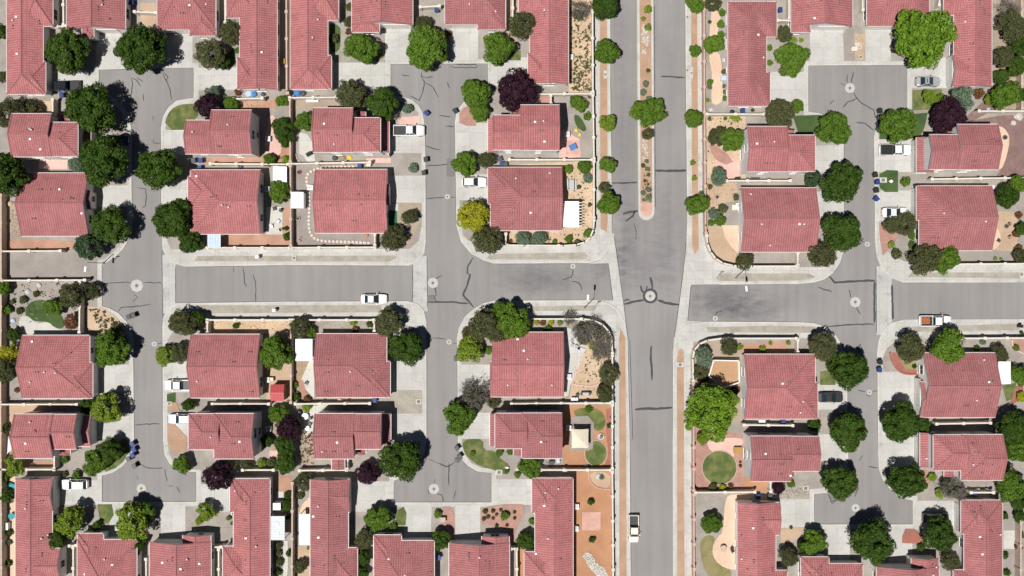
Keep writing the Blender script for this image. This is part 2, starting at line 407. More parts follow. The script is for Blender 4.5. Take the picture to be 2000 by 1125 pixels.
# kerb tops, a slightly paler rounded edge, drawn as a strip standing 4 mm proud of the pavement
def strip(poly, a, b, w0, w1, mat, name, z):
    """band between offsets w0..w1 (px, inward) along poly[a:b]"""
    pts = poly[a:b]; L = []; R = []
    for i, p in enumerate(pts):
        p0 = pts[max(0, i - 1)]; p1 = pts[min(len(pts) - 1, i + 1)]
        dx, dy = p1[0] - p0[0], p1[1] - p0[1]; l = math.hypot(dx, dy) or 1
        nx, ny = -dy / l, dx / l
        L.append((p[0] + nx * w0, p[1] + ny * w0)); R.append((p[0] + nx * w1, p[1] + ny * w1))
    m = MB()
    for i in range(len(pts) - 1):
        q = [at(*L[i], z), at(*L[i + 1], z), at(*R[i + 1], z), at(*R[i], z)]
        m.face([(x, y, z) for x, y in q])
    return m
def kerb(poly, a, b, sgn):
    m = strip(poly, a, b, 0.2 * sgn, 3.2 * sgn, 'kerb', 'kerb', KERB + 0.004); struct(m.build('kerb', M['kerb']))
kerb(WEST, 1, len(WEST) - 1, 1); kerb(EASTN, 0, len(EASTN) - 2, -1); kerb(EASTS, 0, len(EASTS) - 2, 1)
# concrete valley gutters, flush with the asphalt
for s in ('317,498 343,498 343,612 318,612', '806,500 834,500 835,608 806,608', '1711,520 1742,520 1742,654 1712,654',
          ):
    sheet('gutter_pan', P(s), 'pan', 0.004)
for s in ('1150,515 1174,508 1189,489 1195,456 1199,456 1204,492 1212,550 1219,600 1227,668 1221,632 1208,608 1188,593 1165,587 1198,587 1188.5,514',
          '1341,456 1344,502 1358,534 1382,550 1410,555 1350,556 1343,627 1380,628.5 1345,633 1327,645 1319,660 1315,684 1317,655 1326,595 1334,535 1339,490'):
    sheet('gutter_pan', P(s), 'concrete', 0.004)
for x0, y0, x1, y1 in ((1191.5, -290, 1198, 0),): pass
for s in ('1230,660 1236,660 1239,860 1240,1390 1232,1390 1228,860', '1306,690 1314,690 1314,860 1316,1390 1309,1390 1306,860',
          '1330,-290 1338,-290 1342,430 1335,430', '1191,-290 1198,-290 1201,430 1194,430'):
    pass
# soil of the yards, over the pavement slab
Y = KERB + 0.004
def yard(s, mat, z=Y, name='yard', smooth=0): return sheet(name, P(s), mat, z, smooth)
yard('-289,-289 285,-289 285,127 184,127 184,184 214,197 236,215 247,240 249,440 242,465 228,487 205,505 190,509 -289,509', 'gravel')
yard('-289,509 190,509 190,604 212,611 227,621 241,637 251,660 253,870 246,895 228,912 205,921 190,923 190,988 290,988 290,1389 -289,1389', 'gravel', Y)
yard('285,-289 858,-289 858,116 754,116 754,194 788,198 806,206 817,221 821,245 823,300 824,440 818,470 800,486 334,487 326,470 323,250 326,230 336,214 350,203 388,199 388,123 285,123', 'gravel')
yard('858,-289 1157,-289 1160,420 1158,450 1148,468 1130,478 925,480 905,460 898,430 897,240 901,220 912,206 930,196 962,178 962,116 858,116', 'gravel')
yard('327,665 327,860 330,886 340,905 356,915 392,918 392,989 290,989 290,1389 865,1389 865,990 760,990 760,932 786,924 805,910 816,895 824,860 824,660 815,640 735,622 405,622 345,636', 'gravel')
yard('901,665 902,870 909,890 921,905 940,914 969,916 969,990 865,990 865,1389 1197,1389 1197,690 1190,655 1176,634 1155,622 1030,619 950,617 925,627 908,645', 'gravel')
yard('1377,-289 1675,-289 1675,119 1570,119 1570,227 1600,230 1620,238 1634,252 1639,268 1640,470 1636,492 1626,510 1608,522 1570,522 1430,520 1405,512 1388,493 1379,465', 'gravel')
yard('1675,-289 2289,-289 2289,514 1790,514 1765,510 1740,497 1722,478 1717,455 1716,270 1721,252 1732,238 1750,229 1781,223 1781,119 1675,119', 'gravel')
yard('1354,700 1362,674 1380,664 1410,660 1560,660 1600,662 1625,676 1640,695 1646,715 1648,900 1642,925 1628,943 1610,953 1581,956 1581,1033 1687,1033 1687,1389 1354,1389', 'gravel')
yard('1724,700 1732,680 1748,668 1775,661 2289,660 2289,1389 1687,1389 1687,1033 1792,1033 1792,968 1766,964 1750,953 1735,936 1727,915', 'gravel')
# parkway strips
W = Y + 0.0
for s in ('378,510 386,500 770,499 776,503 760,511', '385,597 395,596 745,596 745,610 390,612', '951,504 957,496 1141,493 1149,500 1140,507 957,507', '1032,599 1168,596 1161,607 1032,607',
          '1397,543 1405,534 1580,534 1593,541 1570,548 1405,549', '1379,639 1384,649 1585,650 1598,647 1592,638 1500,636', '1773,541 1781,532 1990,532 1993,544', '1775,638 1992,632 1992,645 1780,648'):
    yard(s, 'pebble', W, 'gravel_strip')
for s in ('1171.5,-289 1184,-289 1187,430 1185,453 1173,447 1172,250', '1348,-289 1360,-289 1364,430 1365,485 1357,497 1352,480 1351,250', '1209,662 1212,641 1221,660 1223,860 1225,1389 1210,1389', '1322,700 1324,688 1330,680 1336,686 1336,860 1338,1389 1323,1389'):
    yard(s, 'strip', W, 'gravel_strip')
Z2 = Y + 0.004
def rect(x0, y0, x1, y1): return '%g,%g %g,%g %g,%g %g,%g' % (x0, y0, x1, y0, x1, y1, x0, y1)
# driveways: x0,y0,x1,y1 px
DRV = {}
def drv(k, x0, y0, x1, y1, flare=None):
    DRV[k] = ((x0 + x1) / 2, (y0 + y1) / 2)
    yard(rect(x0, y0, x1, y1), 'driveway', Z2, 'driveway')
for k, r in {'A1': (95, 136, 186, 172), 'A2': (188, 60, 236, 130), 'A3': (326, 66, 376, 130), 'A4': (386, 132, 466, 176), 'A5': (645, 122, 758, 174), 'A6': (752, 46, 806, 118), 'A7': (880, 46, 934, 118), 'A8': (959, 112, 1034, 168),
             'A9': (1497, 140, 1573, 206), 'A10': (1582, 58, 1648, 122), 'A11': (1690, 50, 1740, 122), 'A12': (1778, 112, 1862, 172),
             'B1': (172, 262, 251, 302), 'B2': (320, 254, 364, 302), 'B3': (756, 262, 826, 299), 'B4': (894, 240, 956, 300), 'B5': (1588, 284, 1643, 336), 'B6': (1714, 272, 1792, 336),
             'C1': (176, 362, 252, 404), 'C2': (320, 350, 370, 394), 'C3': (758, 343, 826, 396), 'C4': (894, 340, 958, 391), 'C5': (1592, 374, 1643, 432), 'C6': (1714, 372, 1794, 432),
             'D1': (180, 712, 256, 766), 'D2': (324, 706, 372, 766), 'D3': (758, 704, 828, 764), 'D4': (898, 712, 960, 770), 'D5': (1594, 750, 1650, 800), 'D6': (1718, 726, 1800, 802),
             'E1': (180, 812, 256, 858), 'E2': (324, 808, 372, 857), 'E3': (760, 808, 828, 862), 'E4': (898, 806, 962, 857), 'E5': (1596, 848, 1650, 900), 'E6': (1722, 842, 1800, 912),
             'F1': (100, 938, 192, 986), 'F2': (214, 986, 262, 1056), 'F3': (314, 986, 362, 1060), 'F4': (386, 946, 456, 1000), 'F5': (680, 940, 763, 1000), 'F6': (790, 987, 843, 1056), 'F7': (888, 987, 938, 1060), 'F8': (964, 936, 1044, 986),
             'F9': (1517, 975, 1586, 1032), 'F10': (1612, 1030, 1660, 1100), 'F11': (1736, 1030, 1782, 1106), 'F12': (1788, 978, 1884, 1034)}.items(): drv(k, *r)
# lawns, patios, beds
PATCH = (
 ('323,240 327,226 336,213 352,204 387,202 387,226 362,253 335,254', 'lawn', 'lawn', 0), ('641,48 664,48 666,75 662,102 641,102', 'lawn2', 'lawn', 1), ('682,88 740,88 755,118 690,120', 'lawn', 'lawn', 1), ('1548,226 1604,224 1604,258 1560,262', 'lawn2', 'lawn', 0),
 ('1782,176 1840,174 1838,214 1782,215', 'lawn', 'lawn', 0), ('1717,250 1724,238 1752,226 1812,220 1806,248 1796,270 1718,272', 'lawn2', 'lawn', 0), ('1718,340 1732,332 1754,333 1754,375 1728,375 1718,366', 'lawn2', 'lawn', 0), ('1602,726 1632,722 1632,752 1602,752', 'lawn', 'lawn', 0),
 ('48,605 60,588 88,584 112,604 128,630 122,643 104,640 95,628 72,628 52,622', 'lawn2', 'lawn', 2), ('205,895 222,868 240,857 249,862 252,880 242,900 226,914 206,922', 'lawn', 'lawn', 0), ('326,770 343,766 343,786 326,785', 'lawn2', 'lawn', 0),
 ('902,864 916,857 944,858 944,880 966,880 978,896 995,908 998,920 985,928 966,918 940,912 918,898 906,882', 'lawn', 'lawn', 1), ('1121,799 1160,795 1180,808 1184,826 1176,842 1160,840 1154,822 1136,814 1121,812', 'lawn', 'lawn', 1),
 (' '.join('%g,%g' % (1164 + 21 * math.cos(a), 885 + 24 * math.sin(a)) for a in [i * math.pi / 10 for i in range(20)]), 'lawn', 'lawn', 0),
 ('190,985 218,985 222,1006 212,1022 196,1024', 'lawn', 'lawn', 0), ('770,1000 788,990 794,1002 792,1026 776,1026', 'lawn', 'lawn', 0), ('1365,1060 1380,1044 1398,1048 1390,1072 1408,1100 1428,1112 1428,1140 1390,1135 1372,1105', 'drylawn', 'lawn', 1),
 ('1957,753 1984,748 1986,776 1966,784', 'lawn', 'lawn', 0), ('428,112 458,96 460,128 430,130', 'lawn2', 'lawn', 0), ('1000,103 1017,98 1017,118 994,118', 'lawn', 'lawn', 0), ('1000,1390 1000,1391 1001,1391', 'lawn', 'lawn', 0),
 ('36,622 50,614 72,632 95,628 106,640 128,645 156,651 40,657', 'kerb', 'patio', 1), ('8,493 190,493 190,546 8,546', 'greygravel', 'vacant_lot', 0), ('171,598 198,600 226,618 243,640 243,652 200,655 171,640', 'sand', 'planting_bed', 0),
 ('523,228 536,224 537,240 534,256 549,274 550,296 543,306 518,312 518,262 524,250', 'pink', 'patio', 1), ('458,193 540,193 540,212 458,214', 'red', 'yard', 0), ('402,306 556,308 556,319 402,319', 'red', 'yard', 0), ('544,280 566,270 566,318 540,318', 'red', 'yard', 0),
 ('428,456 566,456 566,482 428,482', 'red', 'yard', 0), ('520,404 552,404 552,458 520,458', 'kerb', 'patio', 0), ('553,404 566,404 566,456 553,456', 'red', 'yard', 0), ('584,258 600,262 612,280 616,318 600,316 592,304 584,300', 'kerb', 'patio', 0), ('570,196 660,196 660,214 570,214', 'earth', 'yard', 0),
 ('570,324 612,324 612,480 570,480', 'greygravel', 'yard', 0), ('604,456 730,456 730,480 604,480', 'greygravel', 'yard', 0), ('759,404 775,404 775,446 757,446', 'turf', 'lawn', 0), ('756,398 778,398 778,412 756,410', 'kerb', 'path', 0), ('780,396 822,396 820,432 800,480 775,478 779,430', 'earth', 'yard', 0),
 ('778,229 820,226 820,244 778,244', 'pink', 'patio', 0), ('715,309 764,309 764,318 715,318', 'pink', 'patio', 0),
 ('1111,-289 1157,-289 1159,182 1111,182', 'sand', 'yard', 0), ('962,-60 1012,-60 1012,95 990,95', 'earth', 'yard', 0), ('897,222 905,210 930,204 930,246 912,246 897,240', 'paver', 'planting_bed', 0), ('1094,256 1108,250 1115,262 1132,272 1134,306 1092,312', 'pink', 'patio', 0), ('1105,274 1132,274 1132,302 1105,302', 'pinkpaver', 'patio', 0),
 ('1095,196 1156,184 1157,300 1134,310 1132,268 1110,256 1096,240', 'gravel', 'yard', 0), ('1121,222 1134,228 1146,250 1142,258 1130,252 1122,238', 'lawn2', 'lawn', 1), ('996,322 1158,314 1160,450 1150,470 1130,477 990,478 990,448 1096,448 1096,330 1000,330', 'sand', 'yard', 0), ('1050,184 1076,184 1076,206 1050,206', 'paver', 'yard', 0),
 ('905,468 930,480 970,480 962,500 920,470', 'concrete', 'pavement', 0),
 ('1378,-289 1421,-289 1421,208 1380,208', 'gravel', 'yard', 0), ('1394,-40 1404,-20 1410,20 1402,60 1396,100 1408,108 1411,160 1412,196 1400,206 1388,200 1392,150 1384,110 1386,60 1390,20', 'peach', 'patio', 1), ('1380,228 1456,226 1456,348 1381,348', 'sand', 'yard', 0),
 ('1398,312 1436,308 1444,316 1444,344 1420,350 1402,336', 'pink', 'patio', 0), ('1386,276 1420,300 1432,316 1418,322 1398,312 1388,296', 'paver', 'planting_bed', 0), ('1380,350 1440,350 1440,392 1412,398 1386,420 1381,420', 'tan', 'yard', 0), ('1383,442 1410,440 1438,490 1440,518 1420,516 1398,506 1386,480', 'tan', 'yard', 0),
 ('1410,440 1442,440 1442,496 1428,482 1416,464', 'peach', 'patio', 0), ('1412,396 1442,392 1442,440 1420,440', 'greygravel', 'yard', 0),
 ('1664,66 1690,66 1688,118 1668,118', 'tan', 'yard', 0), ('1646,66 1668,56 1670,118 1650,118', 'greygravel', 'yard', 0), ('1669,80 1682,84 1684,96 1672,96', 'rock', 'rock_bed', 1), ('1940,-60 2060,-60 2060,215 1940,215', 'earth', 'yard', 0), ('1940,180 1942,215 1900,236 1870,240 1960,225 2000,225 2060,225 2060,345 1946,345 1956,330 1964,300 1960,262 1946,240 1890,240 1890,226', 'brownpaver', 'patio', 0),
 ('1948,245 1962,250 1972,266 1970,290 1962,318 1956,330 1948,330', 'peach', 'patio', 1), ('1949,412 1985,414 1990,450 1984,490 1946,490', 'tan', 'yard', 0), ('1940,440 1952,450 1956,472 1944,488 1936,488', 'peach', 'patio', 1), ('1718,436 1745,438 1756,456 1750,470 1724,500 1719,470', 'paver', 'planting_bed', 0),
 ('1865,492 1975,492 1975,512 1865,512', 'greygravel', 'yard', 0), ('1784,312 1818,330 1810,350 1780,346', 'gravel', 'yard', 0),
 ('1100,640 1108,640 1145,650 1146,672 1142,690 1125,730 1114,752 1110,772 1102,776', 'kerb', 'patio', 0), ('1146,640 1176,636 1190,660 1195,690 1195,784 1112,784 1116,752 1128,728 1144,690', 'sand', 'yard', 0), ('1030,624 1100,624 1100,644 1030,646', 'gravel', 'yard', 0),
 ('1100,792 1195,792 1195,915 1100,915', 'orange', 'yard', 0), ('1112,814 1148,812 1160,826 1158,876 1150,880 1112,880', 'greygravel', 'patio', 0), ('1184,800 1195,796 1195,912 1180,912 1188,880 1184,850', 'redpaver', 'planting_bed', 0), ('1122,920 1195,920 1196,1389 1122,1389', 'orange', 'yard', 0), ('1137,1000 1173,1000 1173,1036 1137,1036', 'pinkpaver', 'patio', 0),
 ('1138,1084 1148,1077 1158,1086 1166,1102 1180,1108 1190,1130 1188,1160 1172,1150 1168,1126 1152,1110', 'rock', 'rock_bed', 1), ('1150,922 1192,922 1192,952 1172,952 1156,942', 'tan', 'planting_bed', 1), ('938,1000 950,990 985,985 1022,985 1024,1003 1010,1030 1004,1060 996,1060 996,1036 955,1026 940,1022', 'paver', 'planting_bed', 0), ('970,885 995,882 1016,890 1010,925 998,925 996,908', 'greygravel', 'path', 0),
 ('866,990 878,990 888,1006 888,1060 870,1050', 'paver', 'planting_bed', 0), ('842,1010 866,1010 866,1060 842,1060', 'gravel', 'yard', 0), ('1011,1072 1024,1072 1024,1389 1012,1389', 'orange', 'yard', 0),
 ('1356,830 1455,850 1452,958 1356,960', 'paver', 'yard', 0), ('1452,932 1506,940 1504,960 1452,958', 'orange', 'yard', 0), ('1380,862 1392,856 1448,854 1452,866 1436,884 1432,894 1406,890 1386,880', 'pink', 'patio', 1),
 ('1357,964 1424,964 1414,980 1412,1010 1416,1040 1390,1048 1372,1060 1366,1090 1380,1130 1390,1200 1357,1389', 'gravel', 'yard', 0), ('1416,972 1432,964 1522,964 1524,975 1440,975 1440,1114 1416,1110 1396,1095 1390,1072 1400,1050 1412,1040', 'peach', 'patio', 1), ('1525,1032 1572,1030 1560,1052 1540,1060 1525,1064', 'tan', 'planting_bed', 0),
 ('1524,962 1580,936 1580,974 1524,974', 'pebble', 'yard', 0), ('1354,668 1440,668 1450,690 1450,828 1354,828', 'earth', 'yard', 0), ('1450,672 1540,666 1540,688 1450,690', 'red', 'yard', 0), ('1762,1048 1768,1033 1785,1033 1805,1048 1805,1062 1762,1061', 'redpaver', 'planting_bed', 0), ('1738,688 1756,690 1772,722 1790,720 1792,732 1764,732 1746,716', 'redpaver', 'planting_bed', 1),
 ('1752,690 1788,690 1788,722 1768,722', 'drylawn', 'lawn', 0), ('1796,918 1812,918 1816,948 1798,954', 'paver', 'yard', 0), ('1958,985 2060,985 2060,1389 1960,1389', 'greygravel', 'yard', 0), ('1960,1036 1982,1036 1982,1072 1960,1072', 'kerb', 'patio', 0), ('1984,755 1998,750 1999,770 1986,785 1972,792', 'redpaver', 'planting_bed', 0), ('1974,664 2000,664 2000,690 1980,686', 'paver', 'planting_bed', 0),
 ('326,812 368,858 360,884 336,884 327,860', 'strip', 'planting_bed', 0), ('327,786 345,786 352,805 327,800', 'strip', 'planting_bed', 0), ('762,768 818,766 822,786 815,806 762,806', 'pebble', 'yard', 0), ('768,762 824,762 824,808 768,808', 'pebble', 'yard', 0), ('405,626 565,626 565,652 405,652', 'sand', 'yard', 0), ('572,626 728,626 728,648 572,648', 'gravel', 'yard', 0),
 ('576,705 604,705 604,742 576,742', 'wood', 'planting_bed', 0), ('588,742 606,700 614,705 614,780 606,770 598,762', 'kerb', 'path', 0), ('590,795 640,790 616,810 612,848 596,850', 'kerb', 'patio', 0), ('580,742 592,742 600,772 590,780', 'red', 'planting_bed', 0), ('528,790 566,790 566,880 524,900 528,840', 'earth', 'yard', 0), ('526,880 548,880 550,898 526,900', 'pink', 'patio', 0), ('520,690 566,690 566,784 520,784', 'tan', 'yard', 0), ('585,838 614,848 614,910 584,910', 'earth', 'yard', 0),
 ('541,930 570,930 570,980 541,980', 'red', 'yard', 0), ('540,960 554,960 554,980 540,980', 'kerb', 'patio', 0), ('553,1056 562,1056 563,1100 560,1140 553,1140', 'kerb', 'path', 0), ('582,1066 607,1066 607,1140 582,1140', 'tan', 'yard', 0), ('590,985 606,970 606,1004 584,1004', 'peach', 'patio', 0), ('401,1030 456,1030 456,1064 424,1064', 'gravel', 'yard', 0),
 ('28,398 42,440 42,468 26,470 14,440 16,398', 'earth', 'yard', 0), ('14,470 60,466 150,472 150,488 14,488', 'red', 'yard', 0), ('76,196 102,198 102,222 60,222', 'sand', 'yard', 0), ('12,790 150,790 150,812 20,812', 'tan', 'yard', 0), ('12,812 26,812 26,900 12,900', 'tan', 'yard', 0), ('40,900 104,900 104,916 40,916', 'red', 'yard', 0), ('18,930 30,930 34,1389 18,1389', 'peach', 'yard', 0),
 ('275,6 305,6 305,52 275,52', 'tan', 'yard', 0), ('76,310 132,310 132,330 76,330', 'pink', 'patio', 0), ('700,60 716,60 716,86 700,86', 'tan', 'path', 0), ('664,60 684,60 686,118 668,122', 'pebble', 'yard', 0))
for s, mat, nm, sm in sorted(PATCH, key=lambda t: t[2] not in ('yard', 'vacant_lot')):
    if '1000,1390 ' in s: continue
    Z2 += 0.0006
    sheet(nm, P(s), mat, Z2 + 0.003, sm)
Z3 = Z2 + 0.008
# low lawn edging and rings of brick
def edging(pts, mat, name, label_, w=0.12, h=0.10, closed=True, px=0, py=0):
    m = MB(); n = len(pts)
    for i in range(n if closed else n - 1):
        a, b = at(*pts[i], Z2), at(*pts[(i + 1) % n], Z2)
        m.beam((a[0], a[1], Z3 + h / 2 - .02), (b[0], b[1], Z3 + h / 2 - .02), w, h)
    o = m.build(name, M[mat]); cx = sum(p[0] for p in pts) / n; cy = sum(p[1] for p in pts) / n
    tag(o, label_, 'edging'); return o
ring = lambda cx, cy, rx, ry, n=36: [(cx + rx * math.cos(2 * math.pi * i / n), cy + ry * math.sin(2 * math.pi * i / n)) for i in range(n)]
sheet('lawn', ring(1405, 913, 33, 32), 'lawn', Z3)
edging(ring(1405, 913, 34, 33), 'block_tan', 'lawn_edging', 'pale kerb ring round the circular lawn beside the main road')
edging(ring(1164, 885, 22, 25), 'block_tan', 'lawn_edging', 'pale kerb ring round the oval lawn beside the cream canopy')
edging(chaikin(P('322,241 326,226 335,212 352,203 388,201'), 2, False), 'kerb', 'lawn_edging', 'pale concrete edging along the half-round lawn in the left cul-de-sac', closed=False)
edging(chaikin(P('1738,688 1742,706 1752,722 1766,731 1790,731'), 2, False), 'redpaver', 'planter_edging', 'curved red brick edging round the bed by the white driveway', 0.3, 0.25, False)
edging(chaikin(P('1142,690 1125,730 1116,750 1130,752 1150,755 1168,752 1172,746'), 2, False), 'pink', 'patio_edging', 'pink concrete edging curving between the white patio and the sandy yard', 0.25, 0.08, False)
edging(chaikin(P('1150,922 1150,936 1160,950 1174,955 1192,955'), 2, False), 'block_pink', 'planter_edging', 'low pink edging of the corner bed in the orange gravel yard', 0.15, 0.12, False)
edging(chaikin(P('1976,664 1976,674 1984,684 2002,692'), 2, False), 'pink', 'planter_edging', 'pink brick edging of the curved bed at the right edge of the photo', 0.25, 0.2, False)
edging(chaikin(P('578,300 580,310 588,317 592,326'), 2, False), 'block_tan', 'planter_edging', 'small curving brick edging beside the concrete patio and block wall', 0.15, 0.12, False)

# median of the main road
MED = P('1243,-290 1244,0 1246,300 1247,405') + [(1262.5 + 15.5 * math.cos(a), 414 + 16 * math.sin(a)) for a in [math.pi - i * math.pi / 12 for i in range(13)]] + P('1278,405 1277,200 1276,0 1275,-290')
sheet('median', MED, 'kerb', 0.14, base=-0.02)
sheet('median_bed', P('1248,-289 1249,0 1251,300 1251,396 1274,396 1273,200 1271.5,0 1270,-289'), 'strip', 0.144)
sheet('median_bed', P('1251,396 1274,396') + [(1262.5 + 11.5 * math.cos(a), 410 + 13 * math.sin(a)) for a in [i * math.pi / 10 for i in range(11)]], 'pinkpaver', 0.144)
def poly_pts(poly, n, rr):
    xs = [q[0] for q in poly]; ys = [q[1] for q in poly]; out = []
    while len(out) < n:
        x, y = rr.uniform(min(xs), max(xs)), rr.uniform(min(ys), max(ys)); k = False
        for i in range(len(poly)):
            a, b = poly[i - 1], poly[i]
            if (a[1] > y) != (b[1] > y) and x < (b[0] - a[0]) * (y - a[1]) / (b[1] - a[1]) + a[0]: k = not k
        if k: out.append((x, y))
    return out
def stones(s, n, mat, r0, r1, z):
    rr = random.Random(n); m = MB()
    for px, py in poly_pts(P(s), n, rr):
        x, y = at(px, py, z); r = rr.uniform(r0, r1); h = r * rr.uniform(.4, .8); a0 = rr.uniform(0, 6)
        q = [(x + math.cos(a0 + i * 1.257) * r * rr.uniform(.7, 1.2), y + math.sin(a0 + i * 1.257) * r * rr.uniform(.6, 1.1)) for i in range(5)]
        t = [((a + x) / 2 + rr.uniform(-.2, .2) * r, (b + y) / 2) for a, b in q]
        for i in range(5): j = (i + 1) % 5; m.face([(*q[i], z - .01), (*q[j], z - .01), (*t[j], z + h), (*t[i], z + h)])
        m.face([(a, b, z + h) for a, b in t])
    o = m.build('stones', M[mat]); o['kind'] = 'stuff'
stones('1256,46 1266,58 1267,80 1261,106 1254,104 1253,70', 110, 'rock', .10, .30, .145)
stones('1254,272 1264,272 1267,300 1262,320 1256,314', 70, 'rock', .10, .26, .145)
stones('1138,1084 1148,1077 1158,1086 1166,1102 1180,1108 1190,1130 1188,1160 1172,1150 1168,1126 1152,1110', 240, 'rock', .10, .28, Z2 + .004)
for s, n in (('1112,5 1157,5 1157,180 1112,180', 90), ('20,552 150,552 150,600 30,640', 90), ('1005,326 1155,322 1155,470 1105,470 1105,330', 80), ('1384,230 1450,230 1450,300 1384,340', 70), ('172,600 240,640 200,652', 40), ('1120,700 1190,660 1194,780 1120,780', 60), ('405,628 565,628 565,650 405,650', 50), ('572,628 728,628 728,646 572,646', 50), ('1386,352 1440,352 1440,392 1386,412', 40), ('1525,962 1580,940 1580,974 1525,974', 60), ('586,840 612,846 612,908 586,908', 60), ('70,198 102,198 102,220 70,220', 30), ('22,400 40,440 40,465 24,465', 40), ('458,194 540,194 540,212 458,212', 30), ('1940,20 1990,20 1990,210 1942,210', 70), ('1672,68 1686,68 1686,116 1672,116', 25), ('1065,900 1096,900 1096,915 1065,915', 20)):
    stones(s, n, 'tan' if n % 20 else 'pebble', .06, .2, Z2 + .004)

# cracks sealed with tar, patches, and the saw-cut joint along the gutter
def ribbon(m, pts, w, z):
    L = []; R = []
    for i, p in enumerate(pts):
        a = pts[max(0, i - 1)]; b = pts[min(len(pts) - 1, i + 1)]
        dx, dy = b[0] - a[0], b[1] - a[1]; l = math.hypot(dx, dy) or 1
        ww = w * (1 if 0 < i < len(pts) - 1 else 0.6) * random.uniform(.8, 1.2) / 2
        L.append((p[0] - dy / l * ww, p[1] + dx / l * ww)); R.append((p[0] + dy / l * ww, p[1] - dx / l * ww))
    for i in range(len(pts) - 1):
        m.face([(*at(*q, z), z) for q in (R[i], R[i + 1], L[i + 1], L[i])][::-1] if True else 0)
def wiggle(pts, amp):
    out = []
    for i in range(len(pts) - 1):
        a, b = pts[i], pts[i + 1]; d = math.hypot(b[0] - a[0], b[1] - a[1]); n = max(1, int(d / 6))
        for k in range(n):
            t = k / n; j = amp if (k or i) else 0
            out.append((a[0] + (b[0] - a[0]) * t + random.uniform(-j, j), a[1] + (b[1] - a[1]) * t + random.uniform(-j, j)))
    return out + [pts[-1]]
ck = MB()
CR = """1.8 1|256,152 259,165 258,182 252,200;258,152 268,158 275,168;268,152 274,156 280,160;318,142 322,152 328,165 332,176 336,195;320,142 328,150 324,158;300,272 300,278 306,279 314,279;280,183 281,198;299,226 299,236;268,366 284,369 286,390 284,402 278,406;203,553 220,552 255,552;281,552 313,552 314,555;260,590 268,580 262,575;231,609 236,601 246,599 280,598 295,594;284,674 273,675 263,674;308,672 318,669;264,830 280,828 292,828 312,828;270,905 285,912 300,915 318,914;270,936 267,930
1.8 1|456,522 456,532;475,522 477,540 478,552 482,560;494,536 499,552 499,589;831,286 850,290 860,293;800,187 820,196 826,180 828,160 822,148 824,140;822,148 832,152 846,150;830,162 846,170 856,190;785,145 790,148 800,148;880,125 930,126 932,132 890,132 880,130;858,226 880,228;870,247 888,247;874,160 878,172;1119,524 1117,542 1098,546;1117,549 1130,553 1136,560 1136,567;870,662 855,660 845,660;884,670 892,671;846,546 864,538;848,560 850,570 852,578
2 1.2|1655,162 1655,145;1663,162 1667,140;1650,167 1642,162;1668,180 1672,192 1690,205 1706,214 1710,230;1672,192 1655,200 1646,210;1672,238 1690,242 1706,254;1630,196 1620,204;1662,583 1658,566 1664,570;1672,598 1678,612 1680,614;1676,676 1674,684 1680,672 1678,690;1690,765 1676,762;1704,766 1714,762;1692,772 1700,774;1696,912 1714,914;1678,900 1684,890;1676,954 1670,970;1618,965 1624,980 1650,972;1598,560 1625,570
1.8 1|848,945 850,935;850,962 862,966 866,980;876,945 877,925 876,905;886,975 890,958;862,985 866,975;838,965 836,955;330,950 338,949;322,916 326,940;345,950 352,962;360,925 364,930"""
for blk in CR.split('\n'):
    head, body = blk.split('|'); w, amp = map(float, head.split())
    for s in body.split(';'): ribbon(ck, wiggle(P(s), amp), w, 0.008)
for w, s in ((4.5, '1240,800 1260,798 1290,798 1313,796'), (4, '1272,675 1271,700 1273,725 1273,742'), (3, '1291,149 1310,150 1338,152'), (4.6, '1279,333 1300,334 1341,333'), (3, '1194,357 1215,358 1245,356'), (5, '1217,418 1230,414 1246,412'), (4, '1240,413 1236,422 1222,432'), (1.4, '1239,438 1243,452 1242,468'),
             (4.5, '1219,594 1235,590 1258,586'), (4.5, '1284,586 1300,592 1327,595'), (4.5, '1270,541 1274,555 1274,566'), (4, '1262,567 1264,558'), (4, '1251,558 1254,568 1260,574'), (3.5, '1219,588 1224,585 1230,586'),
             (2, '833,324 874,321'), (2, '831,388 850,387 868,385'), (2, '880,385 889,386'), (3, '924,503 914,520 912,532 917,538'), (3.6, '919,535 912,560 904,576 912,585 925,600'), (3, '836,590 880,590 915,593'), (1.5, '836,578 848,578 850,588 856,590'), (1.5, '851,562 851,578'),
             (3, '858,905 872,912 884,906'), (1.2, '836,896 858,906'), (1.2, '876,912 877,950'), (1.2, '884,906 894,898'), (4, '1619,539 1630,552 1690,548 1709,548'), (4, '1708,550 1708,630'), (4, '1742,556 1744,624'), (2.5, '1708,633 1660,634 1618,638'), (2.5, '1397,616 1400,610 1410,608')):
    ribbon(ck, wiggle(P(s), 0.5), w, 0.009)
ribbon(ck, ring(1270, 578, 12.5, 12.5, 24) + [(1282.5, 578)], 4.5, 0.0092)
